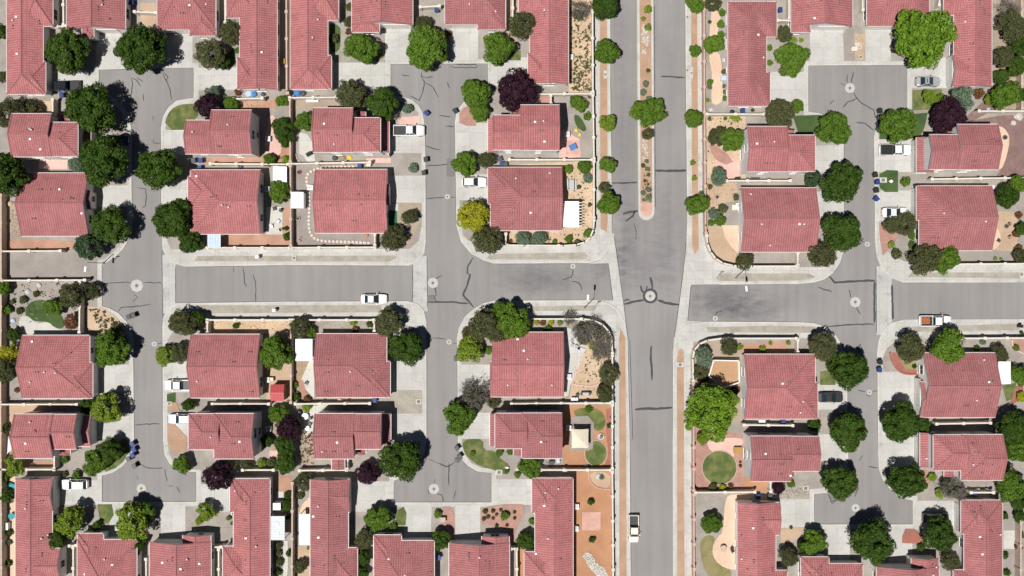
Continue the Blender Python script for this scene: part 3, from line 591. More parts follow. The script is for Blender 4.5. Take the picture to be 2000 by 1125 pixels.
# dark joints where asphalt meets the gutter
for poly in (WEST, EASTN, EASTS):
    ii = [i for i in range(len(poly)) if -280 < poly[i][0] < 2280 and -280 < poly[i][1] < 1380]
    pts = [poly[i] for i in ii]
    for a, b in zip(pts, pts[1:]):
        mx, my = (a[0] + b[0]) / 2, (a[1] + b[1]) / 2
        if any(x0 < mx < x1 and y0 < my < y1 for x0, x1, y0, y1 in ((1148, 1229, 456, 665), (1312, 1412, 480, 556), (1312, 1382, 627, 684), (312, 346, 485, 640), (795, 834, 480, 640), (1708, 1768, 495, 668))): continue
        d = math.hypot(b[0] - a[0], b[1] - a[1])
        q = [(a[0] + (b[0] - a[0]) * t / max(1, int(d / 25)), a[1] + (b[1] - a[1]) * t / max(1, int(d / 25))) for t in range(max(1, int(d / 25)) + 1)]
        ribbon(ck, q, 1.7, 0.0088)
for s in ('343,520 343,592', '806,518 806,590', '834,500 835,600', '316,490 318,620', '1711,520 1712,650', '1742,556 1742,622', '1188,515 1197,586', '1199,460 1204,492 1212,550 1219,600 1227,664', '1350,556 1343,627', '1340,470 1339,490 1334,535 1326,595 1317,660', '1230,662 1236,860', '1246,10 1248,405', '1278,10 1280,405'):
    ribbon(ck, wiggle(P(s), 0.2), 1.2, 0.0086)
struct(ck.build('crack_sealant', M['seal']))
sheet('asphalt_patch', P('872,310 888,310 888,345 872,345'), 'patch', 0.006)
sheet('asphalt_patch', P('1616,965 1650,968 1625,986'), 'patch', 0.006)
sheet('asphalt_patch', P('836,578 851,578 852,590 836,590'), 'patch', 0.006)
# ------------------------------------------------------------------ houses
G0 = KERB + 0.006
E2, E1, PITCH, OV, TH = 5.7, 2.85, 0.36, 0.22, 0.16
WIN = {}
def window_mesh(w, h):
    k = (w, h)
    if k not in WIN:
        f = MB(); t = 0.07
        f.box(-w / 2 - t, -0.07, -h / 2 - t, w / 2 + t, 0.0, -h / 2); f.box(-w / 2 - t, -0.07, h / 2, w / 2 + t, 0.0, h / 2 + t)
        f.box(-w / 2 - t, -0.07, -h / 2, -w / 2, 0.0, h / 2); f.box(w / 2, -0.07, -h / 2, w / 2 + t, 0.0, h / 2); f.box(-0.025, -0.055, -h / 2, 0.025, 0.0, h / 2)
        f.box(-w / 2 - 0.1, -0.14, -h / 2 - t - 0.06, w / 2 + 0.1, 0.0, -h / 2 - t)
        g = MB(); g.box(-w / 2, -0.035, -h / 2, w / 2, -0.01, h / 2)
        WIN[k] = (f.mesh('window_frame', M['trim']), g.mesh('pane', M['glass']))
    return WIN[k]
def garage_mesh(w, h=2.2):
    k = ('g', round(w, 1))
    if k not in WIN:
        g = MB(); g.box(-w / 2, -0.05, 0, w / 2, 0.0, h)
        nx = max(3, int(w / 0.62))
        for r in range(4):
            for c in range(nx):
                x0 = -w / 2 + w * c / nx + 0.05; x1 = -w / 2 + w * (c + 1) / nx - 0.05
                g.box(x0, -0.075, r * h / 4 + 0.06, x1, -0.05, (r + 1) * h / 4 - 0.06)
        t = MB(); t.box(-w / 2 - 0.12, -0.09, 0, -w / 2, 0.0, h + 0.12); t.box(w / 2, -0.09, 0, w / 2 + 0.12, 0.0, h + 0.12); t.box(-w / 2, -0.09, h, w / 2, 0.0, h + 0.12)
        WIN[k] = (g.mesh('garage_door', M['garage']), t.mesh('door_frame', M['trim']))
    return WIN[k]
VP = MB(); VP.tube((0, 0, -0.15), (0, 0, 0.38), 0.085, 0.085, 8); VP.lathe([(0.16, 0.0), (0.12, 0.1)], n=8); VPM = VP.mesh('vent_pipe', M['iron'])
VW = MB(); VW.tube((0, 0, -0.15), (0, 0, 0.30), 0.10, 0.10, 8); VW.lathe([(0.19, 0.30), (0.19, 0.36), (0.04, 0.47)], n=10); VWM = VW.mesh('vent_cap', M['whitemetal'])
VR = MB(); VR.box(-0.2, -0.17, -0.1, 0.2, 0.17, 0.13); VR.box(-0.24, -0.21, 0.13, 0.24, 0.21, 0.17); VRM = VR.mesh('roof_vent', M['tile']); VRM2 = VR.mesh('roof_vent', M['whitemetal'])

def roof_z(w, x, y):
    x0, y0, x1, y1, ax, ea, eb, ez = w['r'] + (w['ax'], w['ea'], w['eb'], w['ez'])
    if not (x0 <= x <= x1 and y0 <= y <= y1): return None
    if ax == 'y': x, y, x0, y0, x1, y1 = y, x, y0, x0, y1, x1
    d = min(y - y0, y1 - y)
    if ea == 'h': d = min(d, x - x0)
    if eb == 'h': d = min(d, x1 - x)
    return ez + d * PITCH

def add_roof(m, w):
    x0, y0, x1, y1 = w['r']; ez = w['ez']
    T = (lambda a, b, z: (a, b, z)) if w['ax'] == 'x' else (lambda a, b, z: (b, a, z))
    if w['ax'] == 'y': x0, y0, x1, y1 = y0, x0, y1, x1
    hf = (y1 - y0) / 2; ym = (y0 + y1) / 2; zr = ez + hf * PITCH
    L = x1 - x0
    ia = min(hf, L / 2 - 0.01) if w['ea'] == 'h' else 0; ib = min(hf, L / 2 - 0.01) if w['eb'] == 'h' else 0
    xa, xb = x0 + ia, x1 - ib
    c = math.sqrt(1 + PITCH * PITCH)
    def f(pts, uv):
        q = [T(*p) for p in pts]
        if w['ax'] == 'y': q = q[::-1]; uv = uv[::-1]
        m.face(q, 0, uv)
    uo = random.uniform(0, 5)
    f([(x0, y0, ez), (x1, y0, ez), (xb, ym, zr), (xa, ym, zr)], [(x0 + uo, 0), (x1 + uo, 0), (xb + uo, hf * c), (xa + uo, hf * c)])
    f([(x1, y1, ez), (x0, y1, ez), (xa, ym, zr), (xb, ym, zr)], [(x1 + uo, 0), (x0 + uo, 0), (xa + uo, hf * c), (xb + uo, hf * c)])
    if ia: f([(x0, y1, ez), (x0, y0, ez), (xa, ym, zr)], [(y1 + uo, 0), (y0 + uo, 0), (ym + uo, hf * c)])
    if ib: f([(x1, y0, ez), (x1, y1, ez), (xb, ym, zr)], [(y0 + uo, 0), (y1 + uo, 0), (ym + uo, hf * c)])
    # underside and edges, mat 1 (painted boards)
    def g(pts):
        q = [T(*p) for p in pts]; m.face(q if w['ax'] == 'x' else q[::-1], 1)
    d = TH
    for yy, s in ((y0, 1), (y1, -1)):
        q = [(x0, yy, ez - d), (x1, yy, ez - d), (x1, yy, ez), (x0, yy, ez)]; g(q if s == 1 else q[::-1])
        q = [(x0, yy, ez - d), (xa, ym, zr - d), (xb, ym, zr - d), (x1, yy, ez - d)]; g(q if s == 1 else q[::-1])
    for xx, i, xp, s in ((x0, ia, xa, 1), (x1, ib, xb, -1)):
        if i:
            q = [(xx, y1, ez - d), (xx, y0, ez - d), (xx, y0, ez), (xx, y1, ez)]; g(q if s == 1 else q[::-1])
            q = [(xx, y1, ez - d), (xp, ym, zr - d), (xx, y0, ez - d)]; g(q if s == 1 else q[::-1])
        else:
            q = [(xx, y0, ez - d), (xx, y0, ez), (xx, ym, zr), (xx, ym, zr - d)]; g(q[::-1] if s == 1 else q)
            q = [(xx, y1, ez), (xx, y1, ez - d), (xx, ym, zr - d), (xx, ym, zr)]; g(q[::-1] if s == 1 else q)
    # ridge and hip caps
    r = 0.03
    if xb - xa > 0.1: m.beam(T(xa, ym, zr + r), T(xb, ym, zr + r), 0.24, 0.10, 2)
    if ia:
        m.beam(T(x0, y0, ez + r), T(xa, ym, zr + r), 0.22, 0.09, 2); m.beam(T(x0, y1, ez + r), T(xa, ym, zr + r), 0.22, 0.09, 2)
    else:
        for yy in (y0, y1): m.beam(T(x0 + .1, yy, ez + r), T(x0 + .1, ym, zr + r), 0.2, 0.08, 2)
    if ib:
        m.beam(T(x1, y0, ez + r), T(xb, ym, zr + r), 0.22, 0.09, 2); m.beam(T(x1, y1, ez + r), T(xb, ym, zr + r), 0.22, 0.09, 2)
    else:
        for yy in (y0, y1): m.beam(T(x1 - .1, yy, ez + r), T(x1 - .1, ym, zr + r), 0.2, 0.08, 2)

def gutters(m, w):
    x0, y0, x1, y1 = w['r']; z = w['ez'] - 0.08; o = 0.05
    X = [] 
    if w['ax'] == 'x' or w['ea'] == 'h': X.append(((x0, y0 - o, z), (x1, y0 - o, z)))
    if w['ax'] == 'x' or w['eb'] == 'h': X.append(((x0, y1 + o, z), (x1, y1 + o, z)))
    if w['ax'] == 'y' or w['ea'] == 'h': X.append(((x0 - o, y0, z), (x0 - o, y1, z)))
    if w['ax'] == 'y' or w['eb'] == 'h': X.append(((x1 + o, y0, z), (x1 + o, y1, z)))
    for a, b in X:
        g = MB(); g.beam(a, b, 0.11, 0.13); m.append(g)

def add_walls(m, w):
    x0, y0, x1, y1 = w['r']; x0 += OV; y0 += OV; x1 -= OV; y1 -= OV
    z0 = 0.02; z1 = w['ez'] - TH + 0.02 + OV * PITCH - 0.05
    for a, b in (((x0, y0), (x1, y0)), ((x1, y0), (x1, y1)), ((x1, y1), (x0, y1)), ((x0, y1), (x0, y0))):
        m.face([(*a, z0), (*b, z0), (*b, z1), (*a, z1)])
    if w['ax'] == 'x':
        zr = z1 + (y1 - y0) / 2 * PITCH; ym = (y0 + y1) / 2
        if w['ea'] == 'g': m.face([(x0, y1, z1), (x0, y0, z1), (x0, ym, zr)])
        if w['eb'] == 'g': m.face([(x1, y0, z1), (x1, y1, z1), (x1, ym, zr)])
    else:
        zr = z1 + (x1 - x0) / 2 * PITCH; xm = (x0 + x1) / 2
        if w['ea'] == 'g': m.face([(x0, y0, z1), (x1, y0, z1), (xm, y0, zr)])
        if w['eb'] == 'g': m.face([(x1, y1, z1), (x0, y1, z1), (xm, y1, zr)])

HOUSES = {}
def house(key, storeys, wings, look, wall='stucco', drive=None, nv=8):
    """wings: 'x0,y0,x1,y1,axis,ends[,storeys]' in photo pixels of the eaves; ends: first = left/top, second = right/bottom"""
    W = []
    for i, s in enumerate(wings):
        q = s.split(','); st = int(q[6]) if len(q) > 6 else storeys
        ez = (E2 if st == 2 else E1) + (-0.028 * i) + random.uniform(-.05, .05) * (i == 0)
        if W and st == storeys: ez = W[0]['ez'] - 0.028 * i
        px = [float(v) for v in q[:4]]
        ax0, ay1 = at(px[0], px[1], ez); ax1, ay0 = at(px[2], px[3], ez)
        ea, eb = q[5][0], q[5][1]
        if q[4] == 'y': ea, eb = eb, ea          # first given = top of the photo = +y
        W.append(dict(r=(ax0, ay0, ax1, ay1), ax=q[4], ea=ea, eb=eb, ez=ez, st=st, px=px))
    r0 = W[0]['r']; cx, cy = (r0[0] + r0[2]) / 2, (r0[1] + r0[3]) / 2
    root = empty('house', (cx, cy, KERB))
    for w in W:
        x0, y0, x1, y1 = w['r']; w['r'] = (x0 - cx, y0 - cy, x1 - cx, y1 - cy); w['ez'] -= KERB
    mw = MB(); mr = MB(); mg = []
    for w in W: add_roof(mr, w); add_walls(mw, w); gutters(mg, w)
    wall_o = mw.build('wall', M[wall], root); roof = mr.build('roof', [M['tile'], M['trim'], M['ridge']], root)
    for g_ in mg: g_.build('gutter', M['gutter'], roof)
    def inside(x, y, skip):
        for j, w in enumerate(W):
            if j != skip and w['r'][0] + OV - .05 < x < w['r'][2] - OV + .05 and w['r'][1] + OV - .05 < y < w['r'][3] - OV + .05: return w
        return None
    # garage door on the wall that faces the driveway
    gpos = None
    if drive:
        dx, dy = at(*DRV[drive]); dx -= cx; dy -= cy; best = None
        for j, w in enumerate(W):
            x0, y0, x1, y1 = w['r']; x0 += OV; y0 += OV; x1 -= OV; y1 -= OV
            for side, p, nrm, ln in (('S', ((x0 + x1) / 2, y0), (0, -1), x1 - x0), ('N', ((x0 + x1) / 2, y1), (0, 1), x1 - x0), ('W', (x0, (y0 + y1) / 2), (-1, 0), y1 - y0), ('E', (x1, (y0 + y1) / 2), (1, 0), y1 - y0)):
                dot = (dx - p[0]) * nrm[0] + (dy - p[1]) * nrm[1]
                if dot < 0.5 or ln < 3: continue
                if side in 'NS': q = (min(max(dx, x0 + 1.6), x1 - 1.6), p[1])
                else: q = (p[0], min(max(dy, y0 + 1.6), y1 - 1.6))
                if inside(q[0] + nrm[0] * .3, q[1] + nrm[1] * .3, j): continue
                d = math.hypot(dx - q[0], dy - q[1]) + 0.2 * abs((dx - q[0]) * nrm[1]) + 0.2 * abs((dy - q[1]) * nrm[0])
                if best is None or d < best[0]: best = (d, side, q, nrm, ln)
        if best:
            _, side, q, nrm, ln = best
            gw = min(4.8, ln - 0.5); rz = {'S': 0, 'E': math.pi / 2, 'N': math.pi, 'W': -math.pi / 2}[side]
            gm, tm = garage_mesh(gw)
            g = put('garage_door', gm, root, (q[0], q[1], 0.03), rz); put('door_frame', tm, g)
            gpos = (q, gw)
    sides = ['E' if cx < 0 else 'W', 'S' if cy > 0 else 'N']
    rnd = random.Random(key)
    for j, w in enumerate(W):
        if w['ez'] < 2: continue
        x0, y0, x1, y1 = w['r']; x0 += OV; y0 += OV; x1 -= OV; y1 -= OV
        for side in sides:
            a, b = ((x0, x1) if side in 'NS' else (y0, y1)); ln = b - a
            if ln < 2.2: continue
            n = max(1, int(ln / 4.2))
            for lev in range(w['st']):
                for i in range(n):
                    t = a + ln * (i + 0.5) / n + rnd.uniform(-.4, .4)
                    p = {'S': (t, y0), 'N': (t, y1), 'E': (x1, t), 'W': (x0, t)}[side]; nrm = {'S': (0, -1), 'N': (0, 1), 'E': (1, 0), 'W': (-1, 0)}[side]
                    if any(inside(p[0] + nrm[0] * .3 + nrm[1] * e, p[1] + nrm[1] * .3 + nrm[0] * e, j) for e in (-.9, 0, .9)): continue
                    if lev == 0 and gpos and math.hypot(p[0] - gpos[0][0], p[1] - gpos[0][1]) < gpos[1] / 2 + 1.1: continue
                    wx = cx + p[0] + nrm[0]; wy = cy + p[1] + nrm[1]
                    if abs(wx) > 95 or abs(wy) > 54: continue
                    ww, wh = rnd.choice(((1.5, 1.2), (1.2, 1.2), (1.8, 1.2), (0.9, 0.9)))
                    fm, pm = window_mesh(ww, wh)
                    f = put('window', fm, root, (p[0], p[1], 1.5 + 2.75 * lev), {'S': 0, 'E': math.pi / 2, 'N': math.pi, 'W': -math.pi / 2}[side]); put('pane', pm, f)
    # vents
    def rz_(x, y):
        zs = [z for z in (roof_z(w, x, y) for w in W) if z is not None]
        return max(zs) if zs else None
    k = 0; tries = 0
    while k < nv and tries < 200:
        tries += 1; w = W[0] if rnd.random() < .75 else rnd.choice(W); x0, y0, x1, y1 = w['r']
        if w['ax'] == 'x': x = rnd.uniform(x0 + 1, x1 - 1); y = (y0 + y1) / 2 + rnd.choice((-1, 1)) * rnd.choice((0.75, 0.9, 1.1, 2.6, 3.6, 4.6))
        else: y = rnd.uniform(y0 + 1, y1 - 1); x = (x0 + x1) / 2 + rnd.choice((-1, 1)) * rnd.choice((0.75, 0.9, 1.1, 1.8, 2.8))
        z = rz_(x, y)
        if z is None or abs(x + cx) > 93 or abs(y + cy) > 52.5: continue
        if rz_(x + .5, y) is None or rz_(x - .5, y) is None or rz_(x, y + .5) is None or rz_(x, y - .5) is None: continue
        kind = rnd.random()
        nm, me = ('vent_pipe', VPM) if kind < .5 else ('vent_pipe', VWM) if kind < .70 else ('roof_vent', VRM) if kind < .85 else ('roof_vent', VRM2)
        put(nm, me, roof, (x, y, z), rnd.uniform(0, .3), (.8, .8, .9)); k += 1
        if kind < .3:
            x2, y2 = (x + .5, y) if w['ax'] == 'x' else (x, y + .5)
            z2 = rz_(x2, y2)
            if z2: put(nm, me, roof, (x2, y2, z2)); k += 1
    bb = [min(w['px'][0] for w in W), min(w['px'][1] for w in W), max(w['px'][2] for w in W), max(w['px'][3] for w in W)]
    HOUSES[key] = dict(root=root, bb=bb, W=W, c=(cx, cy)); root['look'] = look
    return root
GABLE2 = 'two-storey house with stepped red tile roof'
HD = [
 ('A1', 1, ['13,-120,84,184,y,hh', '48,-45,103,51,x,hh', '46,120,89,183.5,x,hh'], 'long single-storey house with red tile hip roof', 'A1'),
 ('A2', 1, ['130,-120,245,58,y,gg', '160,30,183,74,y,hh'], 'single-storey house with red gable roof, small porch', 'A2'),
 ('A3', 1, ['307,-100,421,58,x,hh', '370,-10,421.5,70,y,hh'], 'single-storey house with red tile hip roof', 'A3'),
 ('A4', 1, ['468,-120,541,175,y,gg', '463,112,505,174,x,hh', '442,-60,505,35,x,hh'], 'long single-storey house with red tile gable end', 'A4'),
 ('A5', 1, ['567,-120,640,174,y,hh', '602,108,647,173.5,x,hh', '602,-60,661,40,x,hh'], 'long single-storey house with red tile hip roof', 'A5'),
 ('A6', 1, ['687,-120,806,49,y,gg', '687,10,741,63,y,hh'], 'single-storey house with red garage gable', 'A6'),
 ('A7', 1, ['869,-100,987,48,x,hh', '933,-10,987.5,58,y,hh'], 'single-storey house with red tile hip roof', 'A7'),
 ('A8', 1, ['1035,-120,1110,164,y,gg', '1031,103,1075,163,x,hh', '1013,-60,1075,30,x,hh'], 'long red-roofed house beside bare sand', 'A8'),
 ('A9', 1, ['1422,3,1497,207,y,hh', '1462,3.5,1517,72,x,hh', '1462,141,1504,206.5,x,hh'], 'long single-storey house with red tile hip roof', 'A9'),
 ('A10', 1, ['1545,-120,1665,52,y,gg', '1545,0,1583,63,y,hh'], 'single-storey house with red garage gable', 'A10'),
 ('A11', 1, ['1693,-100,1815,51,x,hh'], 'single-storey house with plain red tile hip roof', 'A11'),
 ('A12', 1, ['1863,-120,1937,170,y,gg', '1860,107,1906,169,x,gh', '1843,-60,1906,30,x,hh'], 'long single-storey house with red tile gable end', 'A12'),
 ('B1', 2, ['22,222,101,306,x,gg', '88,239,152,305.5,x,gh', '150,252,177,300,x,gh,1', '112,222,134,246,y,hh,1'], GABLE2, 'B1'),
 ('B2', 2, ['412,215,492,301,x,gg', '362,235,420,300.5,x,gg'], GABLE2, 'B2'),
 ('B3', 2, ['611,211,690,297,x,gg', '678,230,743,296.5,x,gh', '738,236,760,298,y,gg,1', '698,218,714,240,y,gg,1'], GABLE2, 'B3'),
 ('B4', 2, ['1016,205,1093,293,x,gg', '962,225,1022,292.5,x,gg', '953,232,975,298,y,gg,1', '998,212,1020,236,y,gg,1'], GABLE2, 'B4'),
 ('B5', 2, ['1459,247,1538,335,x,gg', '1526,264,1592,334.5,x,gh', '1536,254,1552,276,y,gg,1'], GABLE2, 'B5'),
 ('B6', 2, ['1869,243,1950,331,x,gg', '1815,263,1878,330.5,x,gg', '1790,268,1824,337,y,gg,1', '1838,248,1862,272,y,gg,1'], GABLE2, 'B6'),
 ('C1', 1, ['41,338,173,461,x,gg', '158,372,178,408,x,gg'], 'wide single-storey house with red tile gable roof', 'C1'),
 ('C2', 1, ['372,332,509,457,x,hg', '367,345,440,405,x,hh'], 'wide single-storey house with red tile roof', 'C2'),
 ('C3', 1, ['615,331,757,455,x,gg', '740,360,761,400,x,gg'], 'wide single-storey house with red tile gable roof', 'C3'),
 ('C4', 1, ['958,327,1098,450,x,hg', '953,327.5,1010,398,x,hh'], 'wide red-roofed house with white patio cover', 'C4'),
 ('C5', 1, ['1447,367,1594,492,x,gg'], 'wide single-storey house with plain red tile gable roof', 'C5'),
 ('C6', 1, ['1795,363,1938,489,x,hg', '1790,363.5,1856,430,x,hh'], 'wide single-storey house with red tile hip roof', 'C6'),
 ('D1', 1, ['43,655,175,778,x,gh', '130,708,181,777.5,x,hh'], 'wide single-storey house with red tile hip roof', 'D1'),
 ('D2', 1, ['372,653,508,777,x,gg'], 'wide single-storey house with plain red tile gable roof', 'D2'),
 ('D3', 1, ['617,652,755,776,x,gh', '705,706,762,775.5,x,hh'], 'wide single-storey house with red tile hip roof', 'D3'),
 ('D4', 1, ['961,649,1101,775,x,gg', '957,707,1010,774.5,x,gg'], 'wide single-storey house with red tile gable roof', 'D4'),
 ('D5', 1, ['1453,692,1592,818,x,gh', '1540,747,1597,817.5,x,hh'], 'wide single-storey house with red tile hip roof', 'D5'),
 ('D6', 1, ['1804,689,1944,815,x,gg', '1797,746,1840,814,x,gg'], 'wide single-storey house with red tile gable roof', 'D6'),
 ('E1', 2, ['27,809,104,895,x,gg', '92,809.5,150,877,x,gg', '148,812,178,872,x,gg,1', '118,870,137,889,y,gg,1'], GABLE2, 'E1'),
 ('E2', 2, ['418,808,496,896,x,hg', '368,808.5,430,878,x,hg'], GABLE2, 'E2'),
 ('E3', 2, ['614,808,692,896,x,gg', '680,808.5,745,877,x,gg', '738,808,763,868,y,gg,1', '648,884,673,917,y,gg,1', '696,866,714,888,y,gg,1'], GABLE2, 'E3'),
 ('E4', 2, ['1019,807,1098,895,x,hg', '967,807.5,1030,876,x,hg', '957,808,982,871,y,gg,1', '1003,868,1024,889,y,gg,1'], GABLE2, 'E4'),
 ('E5', 2, ['1465,852,1545,940,x,gg', '1534,852.5,1600,920,x,gg', '1536,912,1552,930,y,gg,1'], GABLE2, 'E5'),
 ('E6', 2, ['1877,849,1959,938,x,hg', '1823,849.5,1890,919,x,hg', '1797,845,1832,912,y,gg,1', '1844,911,1864,931,y,gg,1'], GABLE2, 'E6'),
 ('F1', 1, ['30,934,102,1250,y,gg', '58,934.5,104,998,x,gg', '58,1071,118,1135,x,gg'], 'long single-storey house with red tile gable end', 'F1'),
 ('F2', 1, ['151,1054,267,1200,x,hh', '151.5,1042,202,1110,y,hh'], 'single-storey house with red tile hip roof', 'F2'),
 ('F3', 1, ['292,1058,412,1220,y,gg', '357,1045,411.5,1110,y,gg'], 'single-storey house with red garage gable', 'F3'),
 ('F4', 1, ['456,935,527,1250,y,hh', '449,935.5,491,1000,x,hh', '435,1067,491,1140,x,hh'], 'long red-roofed house with grey patio cover', 'F4'),
 ('F5', 1, ['606,936,680,1250,y,gg', '642,936.5,683,1000,x,gg', '642,1070,698,1140,x,hh'], 'long single-storey house with red tile gable end', 'F5'),
 ('F6', 1, ['730.5,1056,848,1200,x,hh', '730,1045,784,1110,y,hh'], 'single-storey house with red tile hip roof', 'F6'),
 ('F7', 1, ['877,1060,995,1220,y,gg', '941,1047,994.5,1110,y,gg'], 'single-storey house with red garage gable', 'F7'),
 ('F8', 1, ['1045,934,1119,1250,y,hh', '1039,934.5,1083,1002,x,hh', '1024,1078,1083,1140,x,hh'], 'long red-roofed house beside orange gravel', 'F8'),
 ('F9', 1, ['1440,981,1515,1250,y,gg', '1478,981.5,1523,1045,x,gg', '1478,1114,1538,1180,x,hh'], 'long single-storey house with red tile gable end', 'F9'),
 ('F10', 1, ['1564.5,1101,1685,1250,x,hh', '1564,1088,1619,1140,y,hh'], 'single-storey house with red tile hip roof', 'F10'),
 ('F11', 1, ['1712,1107,1834,1260,y,gg', '1780,1090,1833.5,1150,y,gg'], 'single-storey house with red garage gable', 'F11'),
 ('F12', 1, ['1883,977,1958,1250,y,hh', '1877,977.5,1921,1043,x,hh', '1862,1113,1921,1180,x,hh'], 'long single-storey house with red tile hip roof', 'F12'),
]
ORD = 'first second third fourth fifth sixth seventh eighth ninth tenth eleventh twelfth'.split()
ROW = dict(A='top', B='second', C='third', D='fourth', E='fifth', F='bottom')
CNT = dict(A=12, B=6, C=6, D=6, E=6, F=12)
LAND = {}
for k, st, wings, look, d in HD:
    o = house(k, st, wings, look, 'stucco', d, 11 if k[0] in 'CDF' else 9)
    n = int(k[1:]); r = ROW[k[0]]
    tag(o, '%s, %s from left in the %s row' % (look, ORD[n - 1], r), 'house', 'red tiled houses of the neighbourhood')
    del o['look']
    LAND[k] = '%s house in %s row' % (ORD[n - 1], r)
# ------------------------------------------------------------------ trees and bushes
def crown_mesh(name, kind, seed, nl, per, lob, leaf, spread=0.72, flat=1.0, jit=0.5, core=True):
    """unit crown: leaf-sized faces gathered in clumps through a round volume with an uneven outline"""
    g = np.random.default_rng(seed)
    n = 0; C = []; R = []
    # big boughs first, so the outline is uneven
    nb = 9
    ba = g.uniform(0, 2 * np.pi, nb); bl = g.uniform(0.72, 1.08, nb)
    while n < nl:
        d = g.normal(size=3); d /= np.linalg.norm(d)
        if d[2] < -0.55: continue
        a = math.atan2(d[1], d[0]); w = np.exp(-((np.angle(np.exp(1j * (a - ba)))) / 0.42) ** 2)
        ext = 0.72 + 0.28 * float((w * bl).sum() / (w.sum() + 0.25))
        if kind in 'MGLD': ext *= 0.74 + 0.28 * float(w.max())
        rr = spread * ext * (g.uniform(0.35, 1.0) ** 0.45)
        C.append(d * rr); R.append(lob * g.uniform(0.65, 1.25)); n += 1
    C = np.array(C); R = np.array(R)
    P_, N_ = [], []
    for c, r in zip(C, R):
        d = g.normal(size=(per, 3)); d /= np.linalg.norm(d, axis=1)[:, None]
        d[:, 2] = np.abs(d[:, 2]) * np.where(g.random(per) < 0.8, 1, -1)
        rr = r * g.uniform(0.7, 1.1, per)[:, None]
        p = c + d * rr
        keep = np.ones(per, bool)
        for c2, r2 in zip(C, R):
            keep &= ~(np.linalg.norm(p - c2, axis=1) < r2 * 0.62)
        P_.append(p[keep]); N_.append((d + g.normal(scale=jit, size=d.shape))[keep])
    p = np.concatenate(P_); nrm = np.concatenate(N_)
    keep = np.linalg.norm(p, axis=1) < 1.12
    p = p[keep]; nrm = nrm[keep]
    nrm /= np.linalg.norm(nrm, axis=1)[:, None]
    t = np.cross(nrm, g.normal(size=nrm.shape)); t /= np.linalg.norm(t, axis=1)[:, None]; b = np.cross(nrm, t)
    s1 = leaf * g.uniform(0.7, 1.3, len(p))[:, None]; s2 = s1 * g.uniform(0.55, 0.9, len(p))[:, None]
    p[:, 2] *= flat
    q = np.stack([p - t * s1, p - b * s2 + nrm * s1 * .15, p + t * s1, p + b * s2 + nrm * s1 * .15], 1).reshape(-1, 3)
    nf = len(p)
    me = bpy.data.meshes.new(name)
    me.vertices.add(nf * 4); me.vertices.foreach_set('co', q.astype(np.float32).ravel())
    me.loops.add(nf * 4); me.loops.foreach_set('vertex_index', np.arange(nf * 4, dtype=np.int32))
    me.polygons.add(nf); me.polygons.foreach_set('loop_start', np.arange(0, nf * 4, 4, dtype=np.int32))
    try: me.polygons.foreach_set('loop_total', np.full(nf, 4, dtype=np.int32))
    except Exception: pass
    me.update(calc_edges=True); me.validate()
    me.materials.append(LEAF[kind]); return me

def trunk_mesh(seed, bark='bark'):
    r = random.Random(seed); m = MB()
    m.tube((0, 0, 0), (0.01, 0.0, 0.45), 0.055, 0.042, 8); m.tube((0, 0, 0), (0, 0, 0.05), 0.085, 0.056, 8)
    for i in range(5):
        a = i * 1.257 + r.uniform(-.3, .3); e = r.uniform(.35, .6); k = (math.cos(a) * .28, math.sin(a) * .28, 0.45 + e * .5)
        m.tube((0.01, 0, 0.4), k, 0.032, 0.02, 6)
        for b in (-.4, .4): m.tube(k, (math.cos(a + b) * .58, math.sin(a + b) * .58, 0.6 + e * .7), 0.018, 0.007, 5)
    return m.mesh('trunk', M[bark])

def bare_mesh(seed):
    """twiggy crown: forking thin branches"""
    r = random.Random(seed); m = MB()
    def grow(p, d, l, rad, lev):
        q = (p[0] + d[0] * l, p[1] + d[1] * l, p[2] + d[2] * l)
        m.tube(p, q, rad, rad * .6, 4, cap=False)
        if lev == 0: return
        for i in range(3 if lev > 1 else 4):
            e = Vector(d) + Vector((r.uniform(-.7, .7), r.uniform(-.7, .7), r.uniform(-.25, .6))); e.normalize()
            grow(q, e, l * r.uniform(.55, .85), rad * .6, lev - 1)
    for i in range(11):
        a = i * .571 + r.uniform(-.2, .2); u = r.uniform(.2, 1.1)
        d = Vector((math.cos(a), math.sin(a), u)).normalized(); grow((0, 0, -.55), d, .50, .020, 3)
    return m.mesh('twigs', M['greybark'])

SPEC = {'D': (84, 230, .225, .041, .80, .95, .42), 'G': (74, 210, .215, .043, .80, .95, .45), 'M': (150, 130, .14, .031, .86, .8, .6), 'L': (74, 130, .18, .042, .84, .85, .6), 'Y': (66, 150, .19, .041, .82, .9, .5), 'P': (76, 190, .21, .041, .80, .9, .55),
        'O': (96, 120, .17, .036, .84, .85, .7), 'S': (66, 130, .19, .041, .8, .9, .6), 'C': (84, 130, .17, .042, .82, 1.0, .7), 'B': (60, 50, .15, .032, .84, .8, .9), 'R': (50, 90, .2, .048, .8, .9, .6)}
CROWN = {}
for k, (nl, per, lob, leaf, sp, fl, jt) in SPEC.items():
    CROWN[k] = [crown_mesh('crown', k, 100 * i + ord(k), nl, per, lob, leaf, sp, fl, jt) for i in range(4 if k in 'DGO' else 2)]
BUSH = {k: [crown_mesh('bush', k, 900 + 10 * i + ord(k), 26, 60, .30, .10, .68, .8, .6) for i in range(2)] for k in 'DGLOSYRPB'}
TRUNK = [trunk_mesh(i) for i in range(3)]; TRUNKG = [trunk_mesh(9, 'greybark')]
TWIGS = [bare_mesh(i) for i in range(2)]
LOOK = dict(D='dark green dense', G='mid green leafy', M='bright green feathery', L='pale yellow-green', Y='golden yellow', P='dark purple', O='dull olive', S='blue-grey', C='dark needle-leaved', B='grey almost leafless', R='rust-brown')
rv = random.Random(3)
